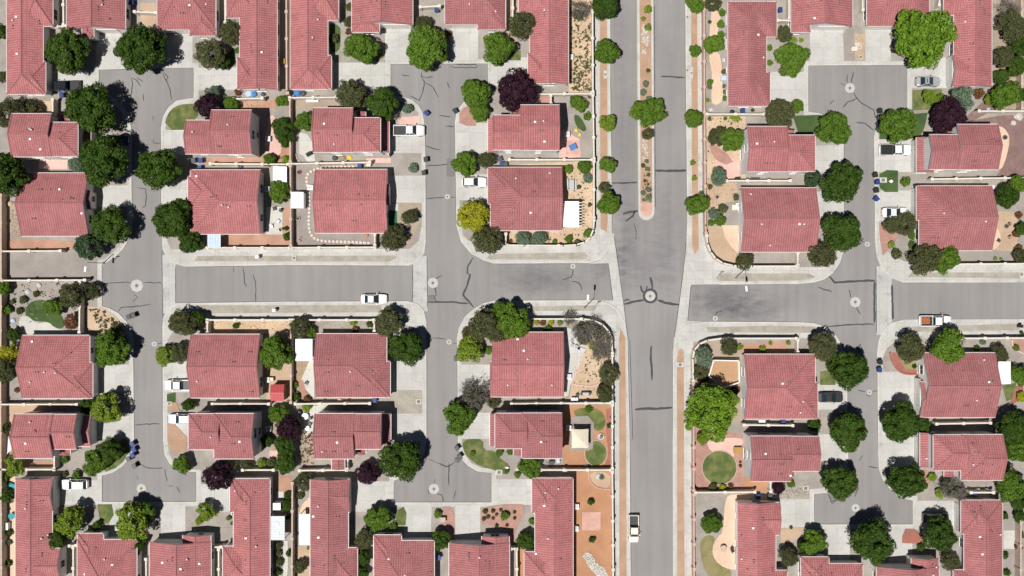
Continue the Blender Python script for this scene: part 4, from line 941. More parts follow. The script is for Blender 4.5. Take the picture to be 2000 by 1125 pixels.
def tree(cx, cy, r, kind):
    zc = .9 * r * S; k = (H - zc) / H; R = r * S * k; zc = .88 * R + KERB
    x, y = at(cx, cy, zc); R *= 1.06; big = R * rv.uniform(.96, 1.06)
    if r < 13:
        h = .62 * R + KERB; x, y = at(cx, cy, h)
        o = put('bush', rv.choice(BUSH[kind if kind in BUSH else 'O']), None, (x, y, KERB + R * .55), rv.uniform(0, 6.28), (R * 1.02, R * 1.02, R * .8))
        if kind == 'B': put('twigs', rv.choice(TWIGS), o, (0, 0, 0), 0, (.9, .9, .9))
        tag_near(o, LOOK[kind] + ' bush', 'bush', cx, cy, r, 'shrubs in the yards and beds'); return o
    o = empty('tree', (x, y, KERB), rv.uniform(0, 6.28))
    cr = put('crown', rv.choice(CROWN[kind]), o, (0, 0, .88 * R), 0, (big, R * rv.uniform(.94, 1.04), R * .80))
    put('trunk', rv.choice(TRUNKG if kind in 'BS' else TRUNK), o, (0, 0, -.1), 0, (R, R, R * 1.1))
    if kind == 'B': put('twigs', rv.choice(TWIGS), cr)
    sz = 'large ' if r >= 42 else 'small ' if r < 22 else ''
    tag_near(o, sz + LOOK[kind] + ' tree', 'tree', cx, cy, r, 'garden and street trees'); return o
T = """138,102,47,D 275,92,54,D 180,212,54,D 205,310,55,D 313,334,47,D 8,335,55,D 218,440,40,D 176,482,30,C 338,430,42,D 375,473,27,D 22,222,34,O 60,214,20,O 2,62,16,D 2,150,14,O 152,323,20,S
412,106,33,O 435,118,20,D 453,65,27,O 408,208,29,P 452,202,16,G 415,182,17,S 464,180,8,R 463,98,7,G 552,197,14,G 553,250,25,D 560,275,16,D 527,312,14,G 558,311,11,L 596,238,22,G 685,188,34,O 748,205,35,D 795,211,12,S 707,95,35,G 682,14,10,O 682,42,13,O 681,62,8,R 652,76,11,O
547,375,25,G 560,462,11,D 558,446,6,D 835,95,47,G 826,46,19,O 875,66,8,R 973,95,36,G 1020,50,31,O 1008,178,45,P 930,183,32,G 938,218,22,G 1133,18,21,B 1130,30,12,O 1182,12,31,D 1185,102,28,G 1186,240,20,L 1187,322,18,G 1189,397,25,G 1180,367,13,O
1131,203,18,G 1122,198,12,D 1148,227,10,G 1152,187,6,R 907,320,28,G 951,313,20,O 926,424,35,Y 952,467,34,O 1022,467,18,S 1052,465,17,S 1110,329,11,G 1142,325,15,G 1147,349,12,S 1149,455,12,G 1111,468,10,G 1128,474,8,O 1083,471,6,G 997,470,4,R 1130,365,5,O 1152,400,5,O
800,423,18,O 767,465,29,O 807,328,11,S 1265,18,10,L 1256,36,6,L 1266,53,9,L 1262,163,8,S 1257,180,8,S 1267,193,8,S 1258,220,30,G 1280,215,25,G 1265,262,13,O 1263,315,5,S 1256,323,5,O 1266,330,5,S 1267,341,4,O 1259,353,4,O 1266,360,3,O 1267,370,6,S 1256,376,6,S 1267,386,7,S 1257,390,4,S 1266,138,5,O
1357,8,20,G 1357,99,14,G 1355,232,21,G 1361,400,26,G 1353,318,7,L 1356,348,7,L 1392,8,18,O 1411,24,9,G 1408,48,10,G 1409,68,9,G 1394,86,22,G 1386,160,8,G 1386,170,6,B 1414,140,6,O 1416,180,6,G 1416,192,7,G 1382,196,6,L 1386,42,5,D 1403,268,23,O 1428,274,27,G 1436,229,12,L 1417,231,5,G 1386,232,5,O
1531,66,20,O 1546,116,38,G 1551,78,8,L 1565,78,6,L 1503,93,8,G 1503,122,8,G 1521,226,34,O 1558,208,14,G 1627,252,37,G 1404,345,20,S 1387,365,6,O 1394,418,13,S 1412,408,11,O 1405,430,13,G 1389,436,8,G 1438,385,8,O 1645,360,47,D 1586,350,20,C 1645,455,44,D 1604,499,31,O 1455,511,20,O
1803,74,69,M 1878,192,29,S 1816,188,17,L 1835,194,13,G 1850,228,38,P 1752,247,38,G 1968,20,24,B 1978,50,34,O 1992,90,24,D 1960,112,24,O 1985,130,22,D 1955,150,18,D 1964,186,32,G 1985,60,20,D 1934,194,14,L 1912,182,12,R 1940,200,10,Y 1993,185,18,D
1963,384,27,D 1986,362,21,G 1992,500,16,O 1990,420,8,R 1986,456,9,R 1990,484,8,R 1996,446,14,D 1770,355,12,G 1742,440,19,O 1768,438,24,O 1782,462,10,G 1782,478,10,G 1741,478,9,L 1750,496,12,O 1806,505,37,O 1846,507,31,G 1944,505,5,L 1955,506,4,L
12,605,12,G 8,562,16,G 24,590,6,O 45,586,9,O 38,607,8,O 70,574,7,O 140,578,30,O 105,600,20,G 180,568,18,O 138,628,18,R 26,655,16,D 18,690,22,Y 14,720,28,O 33,762,6,R 6,738,14,D 218,684,39,G 232,672,24,D 210,797,36,L 172,795,19,D 10,835,12,D 189,902,29,G 218,878,27,D 127,897,9,G 32,908,24,L 8,930,12,G 225,640,12,O
16,970,16,D 141,1018,34,L 112,1052,23,D 190,1026,12,D 262,1017,40,L 282,1000,24,G 268,1064,20,D 150,927,11,G 126,926,7,O 18,1040,8,D 18,1060,6,S 16,1100,8,G 405,997,22,L 388,1018,10,L 356,906,20,G 360,632,31,O 385,624,20,D 350,690,22,O 324,694,23,L 368,789,15,D
540,690,37,G 586,640,23,O 606,648,13,G 545,808,22,G 566,836,28,P 555,868,26,D 560,904,25,D 522,860,14,D 574,752,9,G 578,776,11,D 600,780,9,R 598,795,12,L 427,929,33,P 452,906,15,O 481,908,14,O 511,905,12,L 529,903,11,O 461,636,8,D 690,630,8,L 722,634,8,D 694,644,8,R 760,630,32,O 795,680,39,D 785,898,45,D 717,925,25,P
738,1013,29,G 712,1052,23,O 711,1086,18,D 706,1118,16,D 768,1028,10,G 595,940,20,O 586,968,9,O 586,1106,15,O 544,1065,9,O 543,1081,9,O 545,1099,10,O 564,1080,9,D 543,1118,9,D 562,966,10,D 561,988,13,D 562,1008,8,D 432,1080,7,G 453,1022,5,G 603,1070,5,L 430,1112,6,D 446,1012,6,G
946,636,38,O 1003,627,39,G 974,648,30,O 975,612,24,G 925,652,22,O 917,684,31,L 953,684,10,G 912,650,12,R 928,772,30,B 932,778,22,O 917,760,18,B 898,815,35,G 963,785,14,O 1188,730,22,O 1181,768,20,O 1150,650,25,B 1178,666,22,B 1130,648,16,B 1186,690,14,B 1140,662,14,O 1170,648,14,O 1160,632,16,B 1112,622,16,B 1135,640,12,O 1146,660,9,G 1170,690,18,B 1165,655,8,G 1158,675,10,L 1035,630,7,L 1048,630,6,Y 1060,630,7,R 1076,630,7,Y 1093,631,7,L 1071,643,10,G
1150,800,9,G 1190,832,7,D 1196,815,5,R 922,886,7,G 975,885,9,G 996,882,8,G 1035,912,24,G 1010,927,8,G 990,920,6,G 861,1054,22,D 855,1003,10,G 1027,1055,20,D 1039,1018,8,G 948,999,6,O 963,998,5,O 978,996,4,O 970,1005,4,O 953,1009,5,O 945,1013,5,O 963,1012,4,O 1005,1000,4,O 1005,1012,4,O 985,1008,11,G 1155,980,9,D 1157,1054,8,D 1175,932,6,S 970,1027,5,D 990,1026,4,R
1392,803,62,M 1374,698,21,S 1368,725,18,O 1373,742,12,R 1424,675,20,O 1445,678,8,L 1490,682,9,L 1505,670,5,L 1540,670,6,L 1435,763,10,P 1606,678,34,O 1655,722,43,D 1668,712,14,B 1654,840,43,D 1590,832,15,D 1640,942,37,D 1701,1055,48,D 1590,1058,28,G 1540,1086,22,O 1568,1066,14,D 1832,1043,37,D 1856,1097,21,O 1770,942,41,D 1757,826,42,D 1802,832,18,D 1820,932,11,L 1835,964,12,L 1862,954,26,B 1852,950,18,O 1877,960,14,O
1978,835,38,D 1990,880,26,G 1968,880,18,D 1972,950,34,G 1990,975,24,D 1963,1008,10,D 1992,1010,14,D 1964,1084,9,D 1990,1066,10,R 1994,1045,8,O 1966,1118,9,D 1390,1022,22,G 1776,680,34,O 1848,677,39,G 1952,690,20,O 1990,733,22,G 1995,775,12,Y 1520,953,14,P 1545,945,10,G 1393,952,10,O 1412,953,9,Y 1427,949,6,O 1786,716,6,D 1798,1070,10,D 1545,1030,4,O 1446,910,4,O 1446,902,3,O 1920,668,7,S 1908,680,8,D 1345,835,8,L 1375,855,16,L 1985,680,8,G 1996,650,5,D 1330,640,0,G"""
for s in T.split():
    a, b, c, k = s.split(','); 
    if float(c) > 0: tree(float(a), float(b), float(c), k)
# small grasses and weeds of the bare sand lot and beds read as one scatter
def scatter(name, poly, n, mat, r0, r1):
    m = MB(); xs = [p[0] for p in poly]; ys = [p[1] for p in poly]; c = 0
    rr = random.Random(len(poly) * n)
    def inside(x, y):
        k = False
        for i in range(len(poly)):
            a, b = poly[i - 1], poly[i]
            if (a[1] > y) != (b[1] > y) and x < (b[0] - a[0]) * (y - a[1]) / (b[1] - a[1]) + a[0]: k = not k
        return k
    while c < n:
        px, py = rr.uniform(min(xs), max(xs)), rr.uniform(min(ys), max(ys))
        if not inside(px, py): continue
        x, y = at(px, py, Z2); r = rr.uniform(r0, r1); c += 1
        for i in range(9):
            a = rr.uniform(0, 6.28); l = r * rr.uniform(.35, 1); h = l * rr.uniform(.4, 1)
            d = (math.cos(a) * l, math.sin(a) * l); w = (-d[1] * .22, d[0] * .22)
            m.face([(x - w[0], y - w[1], Z2), (x + w[0], y + w[1], Z2), (x + d[0] + w[0], y + d[1] + w[1], Z2 + h), (x + d[0] - w[0], y + d[1] - w[1], Z2 + h)])
    o = m.build(name, mat); o['kind'] = 'stuff'; return o
scatter('weeds', P('1113,5 1156,5 1157,178 1113,178'), 150, LEAF['O'], .15, .45)
scatter('weeds', P('1115,120 1156,120 1157,178 1120,178'), 120, LEAF['O'], .15, .35)
scatter('weeds', P('172,600 195,602 240,640 240,650 200,652'), 70, LEAF['O'], .15, .4)
scatter('weeds', P('1000,455 1150,455 1150,472 1000,476'), 40, LEAF['O'], .12, .3)
scatter('weeds', P('1105,335 1152,335 1152,450 1136,450 1134,392 1105,390'), 40, LEAF['R'], .1, .25)
scatter('weeds', P('1140,700 1190,650 1194,740 1130,748'), 50, LEAF['O'], .10, .26)
scatter('weeds', P('590,842 612,846 612,905 588,905'), 60, LEAF['R'], .12, .35)
scatter('weeds', P('1382,230 1452,230 1452,260 1382,300'), 40, LEAF['O'], .12, .3)
scatter('weeds', P('1255,320 1270,320 1272,394 1255,394'), 40, LEAF['O'], .1, .25)
scatter('weeds', P('10,550 150,550 150,590 40,620 10,640'), 50, LEAF['O'], .12, .3)
# ------------------------------------------------------------------ block walls between the yards
def wall_run(s, mat='block', hgt=1.75, look='cream block wall', step=4.6, posts=True, closed=False):
    pts = P(s); w = [at(x, y, hgt + KERB) for x, y in pts]
    cx = sum(p[0] for p in w) / len(w); cy = sum(p[1] for p in w) / len(w)
    root = empty('garden_wall', (cx, cy, KERB)); m = MB(); cap = MB()
    m2 = MB(); d = 0
    for a, b in zip(w, w[1:]):
        l = math.hypot(b[0] - a[0], b[1] - a[1]); ux, uy = (b[0] - a[0]) / l, (b[1] - a[1]) / l
        p0 = (a[0] - ux * .09 - cx, a[1] - uy * .09 - cy); p1 = (b[0] + ux * .09 - cx, b[1] + uy * .09 - cy)
        m.beam((*p0, hgt / 2 - .1), (*p1, hgt / 2 - .1), 0.2, hgt + .2)
        m2.beam((*p0, hgt + .03), (*p1, hgt + .03), 0.27, 0.06)
    m.build('panel', M[mat], root); m2.build('coping', M[mat], root)
    if posts:
        L = [0]
        for a, b in zip(w, w[1:]): L.append(L[-1] + math.hypot(b[0] - a[0], b[1] - a[1]))
        n = max(1, round(L[-1] / step)); 
        if len(w) > 6: n = max(1, n // 2)
        key = 'post' + mat + str(hgt)
        if key not in WIN:
            q = MB(); q.box(-.21, -.21, -.1, .21, .21, hgt + .08); q.box(-.26, -.26, hgt + .08, .26, .26, hgt + .16); WIN[key] = q.mesh('post', M[mat])
        for i in range(n + 1):
            t = L[-1] * i / n; j = max(k for k in range(len(L) - 1) if L[k] <= t + 1e-6); u = (t - L[j]) / (L[j + 1] - L[j])
            x = w[j][0] + (w[j + 1][0] - w[j][0]) * u; y = w[j][1] + (w[j + 1][1] - w[j][1]) * u
            if abs(x) > 96 or abs(y) > 55: continue
            put('post', WIN[key], root, (x - cx, y - cy, 0))
    k = len(pts) // 2; mid = ((pts[k - 1][0] + pts[k][0]) / 2, (pts[k - 1][1] + pts[k][1]) / 2)
    ln = sum(math.hypot(b[0] - a[0], b[1] - a[1]) for a, b in zip(pts, pts[1:]))
    vert = abs(pts[-1][1] - pts[0][1]) > abs(pts[-1][0] - pts[0][0])
    tag_near(root, ('short ' if ln < 45 else 'long ' if ln > 170 else '') + look + (' running up the photo' if vert else ''), 'wall', mid[0], mid[1], ln, 'block walls between the yards'); return root
for s in ('-4,491 118,490', '3,548 166,547', '-4,790 150,790', '-2,917 106,917', '106,884 106,915', '411,320 563,321', '568,320 722,317', '405,484 566,484', '569,484 732,483', '732,457 732,480', '457,193 512,192', '566,191 657,190', '405,625 567,625', '571,625 730,625', '731,628 731,647', '405,628 405,650',
          '415,789 525,789', '577,789 722,788', '474,918 534,918', '585,919 677,918', '678,898 678,916', '1050,184 1155,183', '1076,186 1076,203', '995,312 1156,312', '988,457 988,479', '990,479 1100,480 1126,478 1142,473 1153,463 1159,448 1160,430',
          '1030,623 1140,623 1160,626 1177,634 1189,647 1195,664 1196,690', '999,789 1193,787', '1056,918 1193,918', '1418,353 1543,353', '1820,350 2010,347', '1868,516 2010,515', '1453,830 1548,831', '1358,962 1474,961', '1505,940 1505,960', '1829,828 1934,826', '1880,661 2010,660', '1896,962 1940,962', '1912,217 2004,217',
          '263,23 304,25', '112,52 130,51', '123,-30 124,49', '439,-30 440,44', '821,14 858,12', '1002,-30 1001,62', '1518,40 1541,40', '1541,-30 1541,37', '136,1066 149,1065', '143,1069 143,1150', '285,1092 286,1150', '415,1069 432,1068', '427,1073 427,1150', '1009,1072 1010,1150', '1381,223 1492,223', '1558,494 1558,518',
          '103,195 103,222', '1684,-30 1685,20', '998,1072 1007,1072', '1558,664 1558,688', '1838,-30 1834,10'):
    wall_run(s)
for s in ('559,-30 560,178 562,182', '566,195 567,316', '567,324 568,480', '568,628 568,786', '571,944 570,1160', '2,380 2,545', '2,552 1,785', '1,794 3,1160'): wall_run(s, 'block_tan', look='tan block wall')
for s in ('156,550 155,649',): wall_run(s)
wall_run('1157,-30 1158,180', 'block'); wall_run('1158,186 1160,310'); wall_run('1160,315 1160,426')
wall_run('1196,694 1196,785'); wall_run('1196,791 1196,915'); wall_run('1196,922 1198,1160')
wall_run('1375,-30 1376,220', 'block_pink', look='pink block wall'); wall_run('1376,226 1378,440 1379,455', 'block_pink', look='pink block wall')
wall_run('1380,460 1382,476 1388,492 1398,505 1412,514 1432,519 1470,520 1556,520')
wall_run('1354,744 1353,700 1356,684 1366,672 1382,665 1410,661 1555,661'); wall_run('1354,748 1355,826', 'block_pink', look='pink block wall'); wall_run('1355,832 1355,958', 'block_pink', look='pink block wall'); wall_run('1355,966 1356,1160', 'block_pink', look='pink block wall')
wall_run('1995,-30 1996,212', 'block_tan', look='tan block wall'); wall_run('1994,1018 1993,1160', 'block_tan', look='tan block wall')

# ------------------------------------------------------------------ vehicles
def loft(m, st, mi=0):
    """body from cross-sections (x, half width, z bottom, z top)"""
    b = len(m.v); n = 10
    for x, hw, zb, zt in st:
        for y, z in ((-hw * .9, zb), (-hw, zb + .16), (-hw, zt - .16), (-hw * .93, zt - .04), (-hw * .75, zt), (hw * .75, zt), (hw * .93, zt - .04), (hw, zt - .16), (hw, zb + .16), (hw * .9, zb)):
            m.v.append((x, y, z))
    for k in range(len(st) - 1):
        for i in range(n):
            j = (i + 1) % n
            m.f.append((b + k * n + i, b + k * n + j, b + (k + 1) * n + j, b + (k + 1) * n + i)[::-1]); m.mi.append(mi)
    m.f.append(tuple(b + i for i in range(n))); m.mi.append(mi)
    m.f.append(tuple(b + (len(st) - 1) * n + i for i in reversed(range(n)))); m.mi.append(mi)
TYRE = MB(); TYRE.tube((0, -.11, 0), (0, .11, 0), .34, .34, 18); TYREM = TYRE.mesh('tyre', M['tyre'])
RIM = MB(); RIM.tube((0, -.118, 0), (0, .118, 0), .22, .22, 12); RIMM = RIM.mesh('rim', M['rim'])
def car(px, py, deg, kind, paint, label, L=4.8, Wd=1.84, bed='dark', sunroof=False, z=G0, rack=False):
    x, y = at(px, py, 0.9); root = empty('pickup_truck' if kind == 'pickup' else 'parked_car', (x, y, z), math.radians(deg))
    pm = M[paint]; h = L / 2; w = Wd / 2
    b = MB()
    tall = 0.0 if kind == 'sedan' else 0.16
    front = [(h - 1.55, w, .26, .98 + tall), (h - .9, w * .98, .28, .95 + tall), (h - .4, w * .93, .32, .88 + tall), (h - .12, w * .84, .38, .78 + tall * .8), (h, w * .68, .44, .66 + tall * .5)]
    if kind == 'pickup':
        loft(b, [(-.55, w, .3, 1.12), (.2, w, .28, 1.12)] + front)
        # open bed: floor, sides, tailgate
        b.box(-h + .06, -w + .02, .4, -.55, w - .02, .72); b.box(-h, -w, .5, -.55, -w + .13, 1.1); b.box(-h, w - .13, .5, -.55, w, 1.1); b.box(-h, -w + .13, .5, -h + .1, w - .13, 1.08); b.box(-h - .1, -w * .9, .42, -h, w * .9, .62)
    else:
        rear = [(-h, w * .70, .45, .74 + tall), (-h + .12, w * .86, .36, .90 + tall), (-h + .6, w * .96, .28, .98 + tall), (-h + 1.4, w, .26, 1.0 + tall)]
        loft(b, rear + front)
    b.build('body', pm, root)
    if kind == 'pickup':
        bl = MB(); bl.box(-h + .12, -w + .15, .73, -.6, w - .15, .76)
        if bed == 'cover': bl.box(-h + .03, -w + .06, 1.10, -.62, w - .06, 1.15)
        bl.build('bed_liner', M['dark' if bed != 'grey' else 'greybin'], root)
        x0, x1, x2, x3 = -.56, -.40, .72, 1.38; zt = 1.78
    elif kind == 'suv': x0, x1, x2, x3 = -h + .22, -h + .55, h - 2.35, h - 1.5; zt = 1.72
    else: x0, x1, x2, x3 = -h + .72, -h + 1.45, h - 2.35, h - 1.42; zt = 1.43
    zb = .96 + tall; yb, yt = w * .90, w * .70
    # roof with its pillars
    r = MB(); n0 = 0
    r.v += [(x1 - .05, -yt, zt - .03), (x2 + .05, -yt, zt - .03), (x2 + .05, yt, zt - .03), (x1 - .05, yt, zt - .03), (x1 + .05, -yt * .9, zt + .05), (x2 - .08, -yt * .9, zt + .05), (x2 - .08, yt * .9, zt + .05), (x1 + .05, yt * .9, zt + .05)]
    for q in ((3, 2, 1, 0), (4, 5, 6, 7), (0, 1, 5, 4), (1, 2, 6, 5), (2, 3, 7, 6), (3, 0, 4, 7)): r.f.append(q); r.mi.append(0)
    for sy in (-1, 1):
        r.beam((x0, sy * yb, zb - .02), (x1, sy * yt, zt), .09, .08); r.beam((x3, sy * yb, zb - .02), (x2, sy * yt, zt), .08, .08)
        xm = (x1 + x2) / 2; r.beam((xm, sy * (yb + .01), zb), (xm, sy * (yt + .01), zt), .1, .05)
    if rack:
        for sy in (-1, 1): r.beam((x1 + .1, sy * yt * .85, zt + .11), (x2 - .2, sy * yt * .85, zt + .11), .05, .05)
        for k in range(3): r.beam((x1 + .3 + k * .8, -yt * .85, zt + .11), (x1 + .3 + k * .8, yt * .85, zt + .11), .06, .04)
    r.build('roof', pm, root)
    def pane(name, pts):
        m = MB(); m.face(pts); c = [Vector(p) for p in pts]; nn = (c[1] - c[0]).cross(c[2] - c[0]).normalized() * -.04
        m.face([tuple(p + nn) for p in c][::-1]); m.build(name, M['carglass'], root)
    pane('windshield', [(x3, -yb, zb), (x3, yb, zb), (x2, yt, zt), (x2, -yt, zt)]); pane('rear_window', [(x0, yb, zb), (x0, -yb, zb), (x1, -yt, zt), (x1, yt, zt)])
    pane('side_window', [(x0, -yb, zb), (x3, -yb, zb), (x2, -yt, zt), (x1, -yt, zt)]); pane('side_window', [(x3, yb, zb), (x0, yb, zb), (x1, yt, zt), (x2, yt, zt)])
    if sunroof:
        m = MB(); m.box(x1 + .35, -yt * .62, zt + .05, x2 - .5, yt * .62, zt + .065); m.build('sunroof', M['carglass'], root)
    for sx in (-1, 1):
        for sy in (-1, 1):
            wl = put('wheel', TYREM, root, (sx * (h - .88) , sy * (w - .10), .34)); wl.name = 'wheel'; put('rim', RIMM, wl)
    for sy in (-1, 1):
        m = MB(); m.box(h - .22, sy * w * .62 - .17, .62 + tall * .7, h - .05, sy * w * .62 + .17, .74 + tall * .7); m.build('headlight', M['lamp_lens'], root)
        m = MB(); m.box(-h - .02, sy * w * .7 - .12, .68, -h + .1, sy * w * .7 + .12, .84); m.build('taillight', M['red_lens'], root)
        m = MB(); m.box(x3 - .45, sy * (w + .1) - .1, zb + .02, x3 - .3, sy * (w + .1) + .1, zb + .17); m.build('mirror', pm, root)
    tag(root, label, 'pickup truck' if kind == 'pickup' else 'car', 'parked vehicles'); return root
car(730, 584, 0, 'sedan', 'p_white', 'white sedan parked at the kerb of the left cross street', 4.8, z=.0)
car(1828, 627, 0, 'pickup', 'p_white', 'white pickup with a rusty orange load, parked on the right cross street', 5.7, 1.98, z=.0)
car(1238, 1033, -90, 'pickup', 'p_cream', 'cream pickup with black bed parked along the main road', 5.0, 1.85, z=.0)
car(799, 255, 0, 'pickup', 'p_white', 'white pickup with empty dark bed in the driveway under the blue-grey shrub', 5.7, 1.98)
car(926, 356, 0, 'suv', 'p_white', 'white tall wagon in the driveway above the golden yellow tree', 4.5, 1.84)
car(350, 752, 180, 'pickup', 'p_white', 'white pickup tucked under the roof edge beside a small green lawn', 5.3, 1.9)
car(353, 818, 180, 'suv', 'p_pale', 'pale blue-white car half under the fifth-row roof edge', 4.6, 1.82)
car(146, 946, 180, 'suv', 'p_white', 'white station wagon with roof rack in the lower left cul-de-sac', 4.9, 1.9, rack=True)
car(1813, 159, 0, 'sedan', 'p_silver', 'silver sedan with grey roof in the driveway below the huge feathery tree', 4.5, 1.8, sunroof=True)
car(1749, 293, 0, 'pickup', 'p_white', 'white pickup with black bed cover in the right cul-de-sac driveway', 5.7, 1.98, bed='cover')
car(1748, 415, 0, 'sedan', 'p_white', 'white sedan with dark sunroof above the dry olive shrub', 4.7, 1.84, sunroof=True)
car(1622, 776, 0, 'sedan', 'p_dark', 'charcoal sedan in the driveway right of the fourth-row house', 4.7, 1.84)
car(1828, 1012, 0, 'suv', 'p_black', 'black car in the shade of a dark green tree, bottom right cul-de-sac', 4.8, 1.9)
car(129, 168, 180, 'pickup', 'p_black', 'black pickup in the shadow of the top left house', 4.9, 1.9)
car(228, 273, 180, 'sedan', 'p_blue', 'dark blue car almost hidden below dense dark trees', 4.6, 1.8)
x, y = at(1808, 626, .9); lm = MB()
for i in range(5): lm.box(-.75, -.62 + i * .25, 0, .7, -.42 + i * .25, .22 + (i % 3) * .07)
lo = lm.build('cargo', plain('rusty_load', (0.42, 0.13, 0.05), 0.9), None, (x, y, .77)); tag(lo, 'rusty orange boards loaded in the white pickup on the right cross street', 'cargo')

# ------------------------------------------------------------------ wheelie bins
def bin_proto(mat):
    body = MB(); z0, z1 = .12, 1.0
    b = len(body.v)
    body.v += [(-.22, -.26, z0), (.22, -.26, z0), (.22, .22, z0), (-.22, .22, z0), (-.29, -.34, z1), (.29, -.34, z1), (.29, .30, z1), (-.29, .30, z1)]
    for q in ((3, 2, 1, 0), (4, 5, 6, 7), (0, 1, 5, 4), (1, 2, 6, 5), (2, 3, 7, 6), (3, 0, 4, 7)): body.f.append(q); body.mi.append(0)
    lid = MB(); lid.box(-.32, -.38, 1.0, .32, .34, 1.05); lid.box(-.26, -.30, 1.05, .26, .26, 1.10); lid.tube((-.28, .38, 1.0), (.28, .38, 1.0), .025, .025, 6)
    wh = MB(); wh.tube((-.28, .24, .12), (-.22, .24, .12), .12, .12, 10); wh2 = MB(); wh2.tube((.22, .24, .12), (.28, .24, .12), .12, .12, 10)
    return [body.mesh('bin_body', M[mat]), lid.mesh('lid', M[mat]), wh.mesh('wheel', M['tyre']), wh2.mesh('wheel', M['tyre'])]
BINP = {'bluebin': bin_proto('bluebin'), 'dark': bin_proto('dark'), 'greybin': bin_proto('greybin')}
def wheelie(px, py, mat, rz=0.0, z=G0):
    x, y = at(px, py, .8); o = empty('wheelie_bin', (x, y, z), rz)
    for nm, me in zip(('bin_body', 'lid', 'wheel', 'wheel'), BINP[mat]): put(nm, me, o, (0, 0, 0), 0, (1.2, 1.2, 1.05))
    tag_near(o, {'bluebin': 'blue', 'dark': 'black', 'greybin': 'dark grey'}[mat] + ' wheelie bin', 'bin', px, py, 4, 'wheelie bins'); return o
for s in """833,221,b,.8 889,217,k,.6 832,312,k,.1 828,338,k,.1 1718,217,k,.1 1717,230,g,.1 1716,243,b,.1 1650,275,b,-.5 1709,342,k,.2 1713,356,b,.1 1711,372,k,.2 1711,388,b,.7 1718,707,k,0 1717,722,b,0 259,867,b,.5 262,878,b,.5 260,888,b,.5 252,896,k,.5 263,910,k,.5 252,619,k,.4 261,616,k,.4 893,875,k,.6 898,891,k,.6 894,898,k,.6
 703,323,b,0 853,20,b,0 379,314,g,.2 393,314,b,.1 391,329,b,.1 980,321,b,.2 987,322,g,.1 258,6,b,0 1529,823,b,0 1450,217,b,0 1480,969,b,0 1503,968,g,0 1902,964,b,0 857,1088,b,.3 732,781,b,0 976,311,g,.3 891,700,k,.1 122,186,b,.2 1523,20,b,0 442,131,k,.3""".split():
    a, b, c, r = s.split(','); a = float(a); b = float(b)
    onroad = (828 < a < 834 and 215 < b < 230)
    wheelie(a, b, {'b': 'bluebin', 'k': 'dark', 'g': 'greybin'}[c], float(r), 0.004 if (a, b) in ((833, 221), (263, 910), (252, 619), (261, 616), (252, 619), (259, 867), (262, 878)) else G0)

# ------------------------------------------------------------------ manholes
def manhole(px, py, R, look, sides=8, rc=None):
    x, y = at(px, py); o = empty('manhole', (x, y, 0.0)); r = R * S
    m = MB(); m.lathe([(r, -.02), (r, .012), (r * .55, .014)], n=sides); m.build('collar', M['concrete'], o)
    c = MB(); rr = (rc or R * .28) * S; c.lathe([(rr, 0.0), (rr, .022), (rr * .8, .022), (rr * .78, .016), (rr * .5, .016), (rr * .48, .022)], n=20); c.build('cover', M['iron'], o)
    tag(o, look, 'manhole', 'manholes and valve covers in the streets')
manhole(267, 558, 12.5, 'large octagonal concrete manhole collar on the left street crossing'); manhole(845.5, 552.5, 10.5, 'octagonal concrete manhole collar where the middle street meets the cross street'); manhole(1270, 578.5, 9.5, 'round manhole ringed with tar in the main road crossing', 20)
manhole(1660, 172, 10, 'octagonal manhole in the top right cul-de-sac'); manhole(1670.5, 590, 10.5, 'octagonal manhole where the right street meets the cross street'); manhole(276, 954, 9.5, 'octagonal manhole in the bottom left cul-de-sac'); manhole(847.5, 955, 10.5, 'octagonal manhole in the bottom middle cul-de-sac'); manhole(1671, 992, 8, 'manhole half hidden beneath the large bottom right tree')
for a, b, l in ((874, 384, 'small square valve cover in the upper middle street'), (877, 668, 'small round valve cover in the lower middle street'), (301, 672, 'small round valve cover in the lower left street'), (1119, 520, 'small valve cover at the right end of the middle cross street'), (1397, 622, 'square valve cover at the lower edge of the right cross street'), (1694, 477, 'small valve cover in the upper right street'), (1698, 766, 'small valve cover in the lower right street')):
    manhole(a, b, 5.2, l, 8, 1.8)
